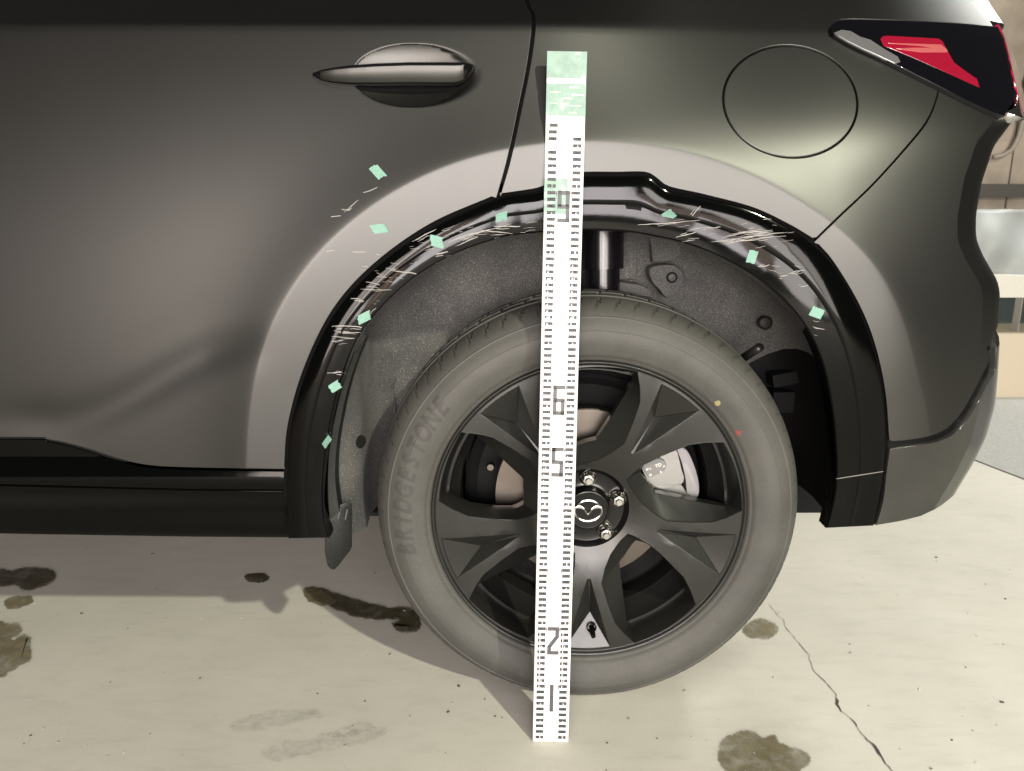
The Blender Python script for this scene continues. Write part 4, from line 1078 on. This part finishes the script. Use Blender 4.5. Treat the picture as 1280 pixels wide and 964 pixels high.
for a in [(472, 215, -.85, 17, 10, 'topmost green tape piece, stuck on the grey door below the handle'),
          (474, 286, .12, 16, 10, 'green tape piece on the grey door panel beside the arch edge'),
          (546, 302, -.25, 14, 12, 'green tape piece on the black arch amid smeared scratches left of the ruler'),
          (627, 271, .3, 13, 10, 'green tape piece on the black arch nearest the ruler, on its left'),
          (455, 397, .45, 15, 10, 'green tape piece on the black arch just above three white scratch lines'),
          (419, 483, .55, 13, 10, 'green tape piece on the black arch, second from bottom left'),
          (408, 552, .5, 13, 10, 'lowest green tape piece, on the black arch above the mud flap'),
          (836, 269, .75, 12, 12, 'green tape piece on the black arch just right of the ruler'),
          (940, 321, 1.35, 14, 10, 'green tape piece on the lower rim of the black arch beneath the fuel flap'),
          (1021, 391, -.35, 14, 11, 'rightmost green tape piece, low on the black arch by the bumper')]: tape(*a)

# ------------------------------------------------------------------ measuring staff leaning on the car
RB = Vector((.0645, -.131, 0)); RU = Vector((.0165, .1183, 1)).normalized(); 
RX = Vector((1, 0, 0)); RX = (RX-RU*RX.dot(RU)).normalized(); RN = RX.cross(RU).normalized(); RN = RN if RN.y < 0 else -RN
RLEN, RWID, RTH = 1.108, .0595, .006
def RP(u, h, d=0.): return RB+RX*u+RU*h+RN*d
staff = empty('measuring_staff', tuple(RB)); WORLD['measuring_staff'] = RB.copy()
tag(staff, 'white measuring staff with grey marks and green taped top, leaning before the wheel', 'ruler')
def plate(name, u0, u1, h0, h1, d0, d1, m, bev=.0015, parent=staff):
    V = []; prof = [(0, d0), (0, d1-bev), (bev, d1)]
    for ins, d in prof:
        for (u, h) in ((u0+ins, h0+ins), (u1-ins, h0+ins), (u1-ins, h1-ins), (u0+ins, h1-ins)): V.append(RP(u, h, d))
    F = [(l*4+i, l*4+(i+1) % 4, (l+1)*4+(i+1) % 4, (l+1)*4+i) for l in range(2) for i in range(4)]+[(8, 9, 10, 11), (3, 2, 1, 0)]
    return mesh_obj(name, V, F, m, parent, smooth=False)
HW = RWID/2
plate('board', -HW, HW, .0008, RLEN, -RTH, 0, M['staff'])
SEG = {'0': 'abcdef', '1': 'bc', '2': 'abged', '3': 'abgcd', '4': 'fgbc', '5': 'afgcd', '6': 'afgedc', '7': 'abc', '8': 'abcdefg', '9': 'abcdfg'}
def seg_quads(ch, x, y, w_, h_, t):
    B = {'a': (0, h_-t, w_, h_), 'g': (0, h_/2-t/2, w_, h_/2+t/2), 'd': (0, 0, w_, t), 'f': (0, h_/2, t, h_), 'e': (0, 0, t, h_/2), 'b': (w_-t, h_/2, w_, h_), 'c': (w_-t, 0, w_, h_/2)}
    return [(x+B[s][0], y+B[s][1], x+B[s][2], y+B[s][3]) for s in SEG[ch]]
tk = MB()
def quad(mb, u0, h0, u1, h1, d=.0012): mb.add([RP(u0, h0, d), RP(u1, h0, d), RP(u1, h1, d), RP(u0, h1, d)], [(0, 1, 2, 3)])
rnd = random.Random(5)
for i in range(1, 101):
    h_ = i/100
    if h_ > 1.005: continue
    s_ = '%04d' % (i*10)
    for side in (0, 1):
        if h_ > .93 and rnd.random() < .25: continue
        x0 = -HW+.0045 if side == 0 else HW-.0045-.0128
        for k, ch in enumerate(s_):
            for q in seg_quads(ch, x0+k*.0032, h_-.0025, .0031, .0050, .0018): quad(tk, *q)
        if i % 10 == 0:
            x1 = x0+.0133 if side == 0 else x0-.0019
            quad(tk, x1, h_-.0045, x1+.0014, h_+.0021); quad(tk, x0, h_+.0016, x0+.0128, h_+.0024, .0013)
tk.build('tick_marks', M['ink'], staff, smooth=False)
BIG = {'9': .9, '6': .6, '5': .5, '2': .2, '1': .1}
for ch, hh in BIG.items():
    mb = MB(); w_, h_, t = .0190, .0475, .0062; x, y = -.0092, hh-.0465+.002
    if ch == '2':
        for q in ((x, y+h_-t, x+w_, y+h_), (x, y, x+w_, y+t), (x+w_-t, y+h_*.62, x+w_, y+h_-t), (x, y+t, x+t, y+h_*.30)): quad(mb, *q)
        mb.add([RP(x, y+h_*.30, .0003), RP(x+t*1.1, y+h_*.26, .0003), RP(x+w_, y+h_*.62, .0003), RP(x+w_-t*1.1, y+h_*.66, .0003)], [(0, 1, 2, 3)])
    elif ch == '1': quad(mb, x+.006, y, x+.006+t, y+h_)
    else:
        for q in seg_quads(ch, x, y, w_, h_, t): quad(mb, *q)
    mb.build('numeral', M['ink'], staff, smooth=False)
# faint print at the foot
mb = MB()
for (s_, hh) in (('00110', .026), ('000000', .010)):
    for k, ch in enumerate(s_):
        for q in seg_quads(ch, -.010+k*.0035, hh, .0024, .0032, .0006): quad(mb, *q)
mb.build('foot_print', mat('faint_ink', (.55, .55, .56), .5), staff, smooth=False)
wt = mat('worn_green_tape', lin(130, 180, 158), .55)
wn = noise(wt, 55, 5, .7)
L(wt, ramp(wt, wn, [(.36, lin(98, 122, 112)), (.60, lin(112, 136, 126)), (.70, lin(170, 175, 170))]), bsdf(wt).inputs['Base Color'])
for (h0, h1, u0, u1) in ((1.069, RLEN-.0006, -HW, HW), (1.014, 1.061, -HW, HW), (.868, .921, -HW, -HW+.036)):
    plate('tape_wrap', u0-.0003, u1+(.0003 if u1 == HW else 0), h0, h1, -.003, .0009, wt, .0003)
mb = MB()
for k in range(9):
    h0 = rnd.uniform(1.018, 1.055); u0 = rnd.uniform(-HW, HW-.02); quad(mb, u0, h0, u0+rnd.uniform(.01, .02), h0+rnd.uniform(.0008, .003), .0012)
mb.build('paint_flake', M['white'], staff, smooth=False)

# ------------------------------------------------------------------ what shows behind the bumper at the right edge
wallm = mat('beige_board', lin(176, 160, 138), .8)
L(wallm, ramp(wallm, noise(wallm, 3, 5, .6), [(.3, lin(122, 113, 102)), (.7, lin(166, 155, 142))]), bsdf(wallm).inputs['Base Color'])
bw = empty('board_wall', (3.4, 4.4, 0)); WORLD['board_wall'] = Vector((3.4, 4.4, 0)); tag(bw, 'beige boarded wall behind the tail of the car', 'wall')
for k in range(6):
    mb = MB(); mb.box((1.95+k*.62, 4.4, 1.1), (.304, .03, 1.1)); mb.build('board', wallm, bw, smooth=False)
mb = MB(); mb.box((3.4, 4.35, .93), (1.9, .03, .045)); mb.build('rail', mat('dark_rail', (.06, .055, .05), .6), bw, smooth=False)
cb = MB(); pts = [atY(1285, 95, 4.3), atY(1283, 140, 4.28), atY(1276, 170, 4.28), atY(1266, 188, 4.28), atY(1255, 194, 4.28), atY(1244, 196, 4.28)]
pts = [(p[0], 4.3, p[2]) for p in pts]; cb.tube(catmull([p for p in pts], .05), .016, 10)
tag(cb.build('hose', mat('grey_hose', (.28, .25, .21), .6), None), 'brown hose hanging in a curve on the beige wall', 'hose')
# low block, cabinet frame and clear sheet
def bxp(name, px0, py0, px1, py1, Y, dep, m, parent=None):
    a, b = atY(px0, py1, Y), atY(px1, py0, Y); mb = MB(); mb.box(((a[0]+b[0])/2, Y+dep/2, (a[2]+b[2])/2), ((b[0]-a[0])/2, dep/2, (b[2]-a[2])/2)); return mb.build(name, m, parent, smooth=False)
yk = atZ(1270, 498)[1]
kb = bxp('block', 1225, 418, 1420, 499, yk, .5, M['cream']); tag(kb, 'cream concrete block standing on the asphalt behind the bumper', 'block')
cf = empty('cabinet', (2.6, yk+.2, .3)); WORLD['cabinet'] = Vector((2.6, yk+.2, .3)); tag(cf, 'white framed cabinet with dark opening on the cream block', 'cabinet')
bxp('top_rail', 1236, 345, 1420, 372, yk+.05, .4, M['white'], cf); bxp('post', 1272, 372, 1279, 418, yk+.06, .05, M['white'], cf)
bxp('back_panel', 1236, 372, 1420, 418, yk+.3, .02, mat('dark_teal', (.03, .045, .045), .4), cf); bxp('post', 1330, 372, 1340, 418, yk+.06, .05, M['white'], cf)
V = []; F = []; nx_, ny_ = 40, 18; rnd = random.Random(2)
for j in range(ny_):
    for i in range(nx_):
        px, py = 1215+i*5.5, 262+j*5.0; a = atY(px, py, yk+.12+.10*(1-j/ny_)); V.append((a[0], a[1]+.012*math.sin(i*.55+j*.25)+.02*math.sin(i*.21-j*.3), a[2]))
F = [(j*nx_+i, j*nx_+i+1, (j+1)*nx_+i+1, (j+1)*nx_+i) for j in range(ny_-1) for i in range(nx_-1)]
sh = mat('clear_sheet', (.22, .235, .235), .5); bsdf(sh).inputs['Alpha'].default_value = .8
so_ = mesh_obj('plastic_sheet', V, F, sh); tag(so_, 'crumpled grey translucent plastic sheet hung above the cabinet', 'sheet')
md = so_.modifiers.new('t', 'SOLIDIFY'); md.thickness = .002
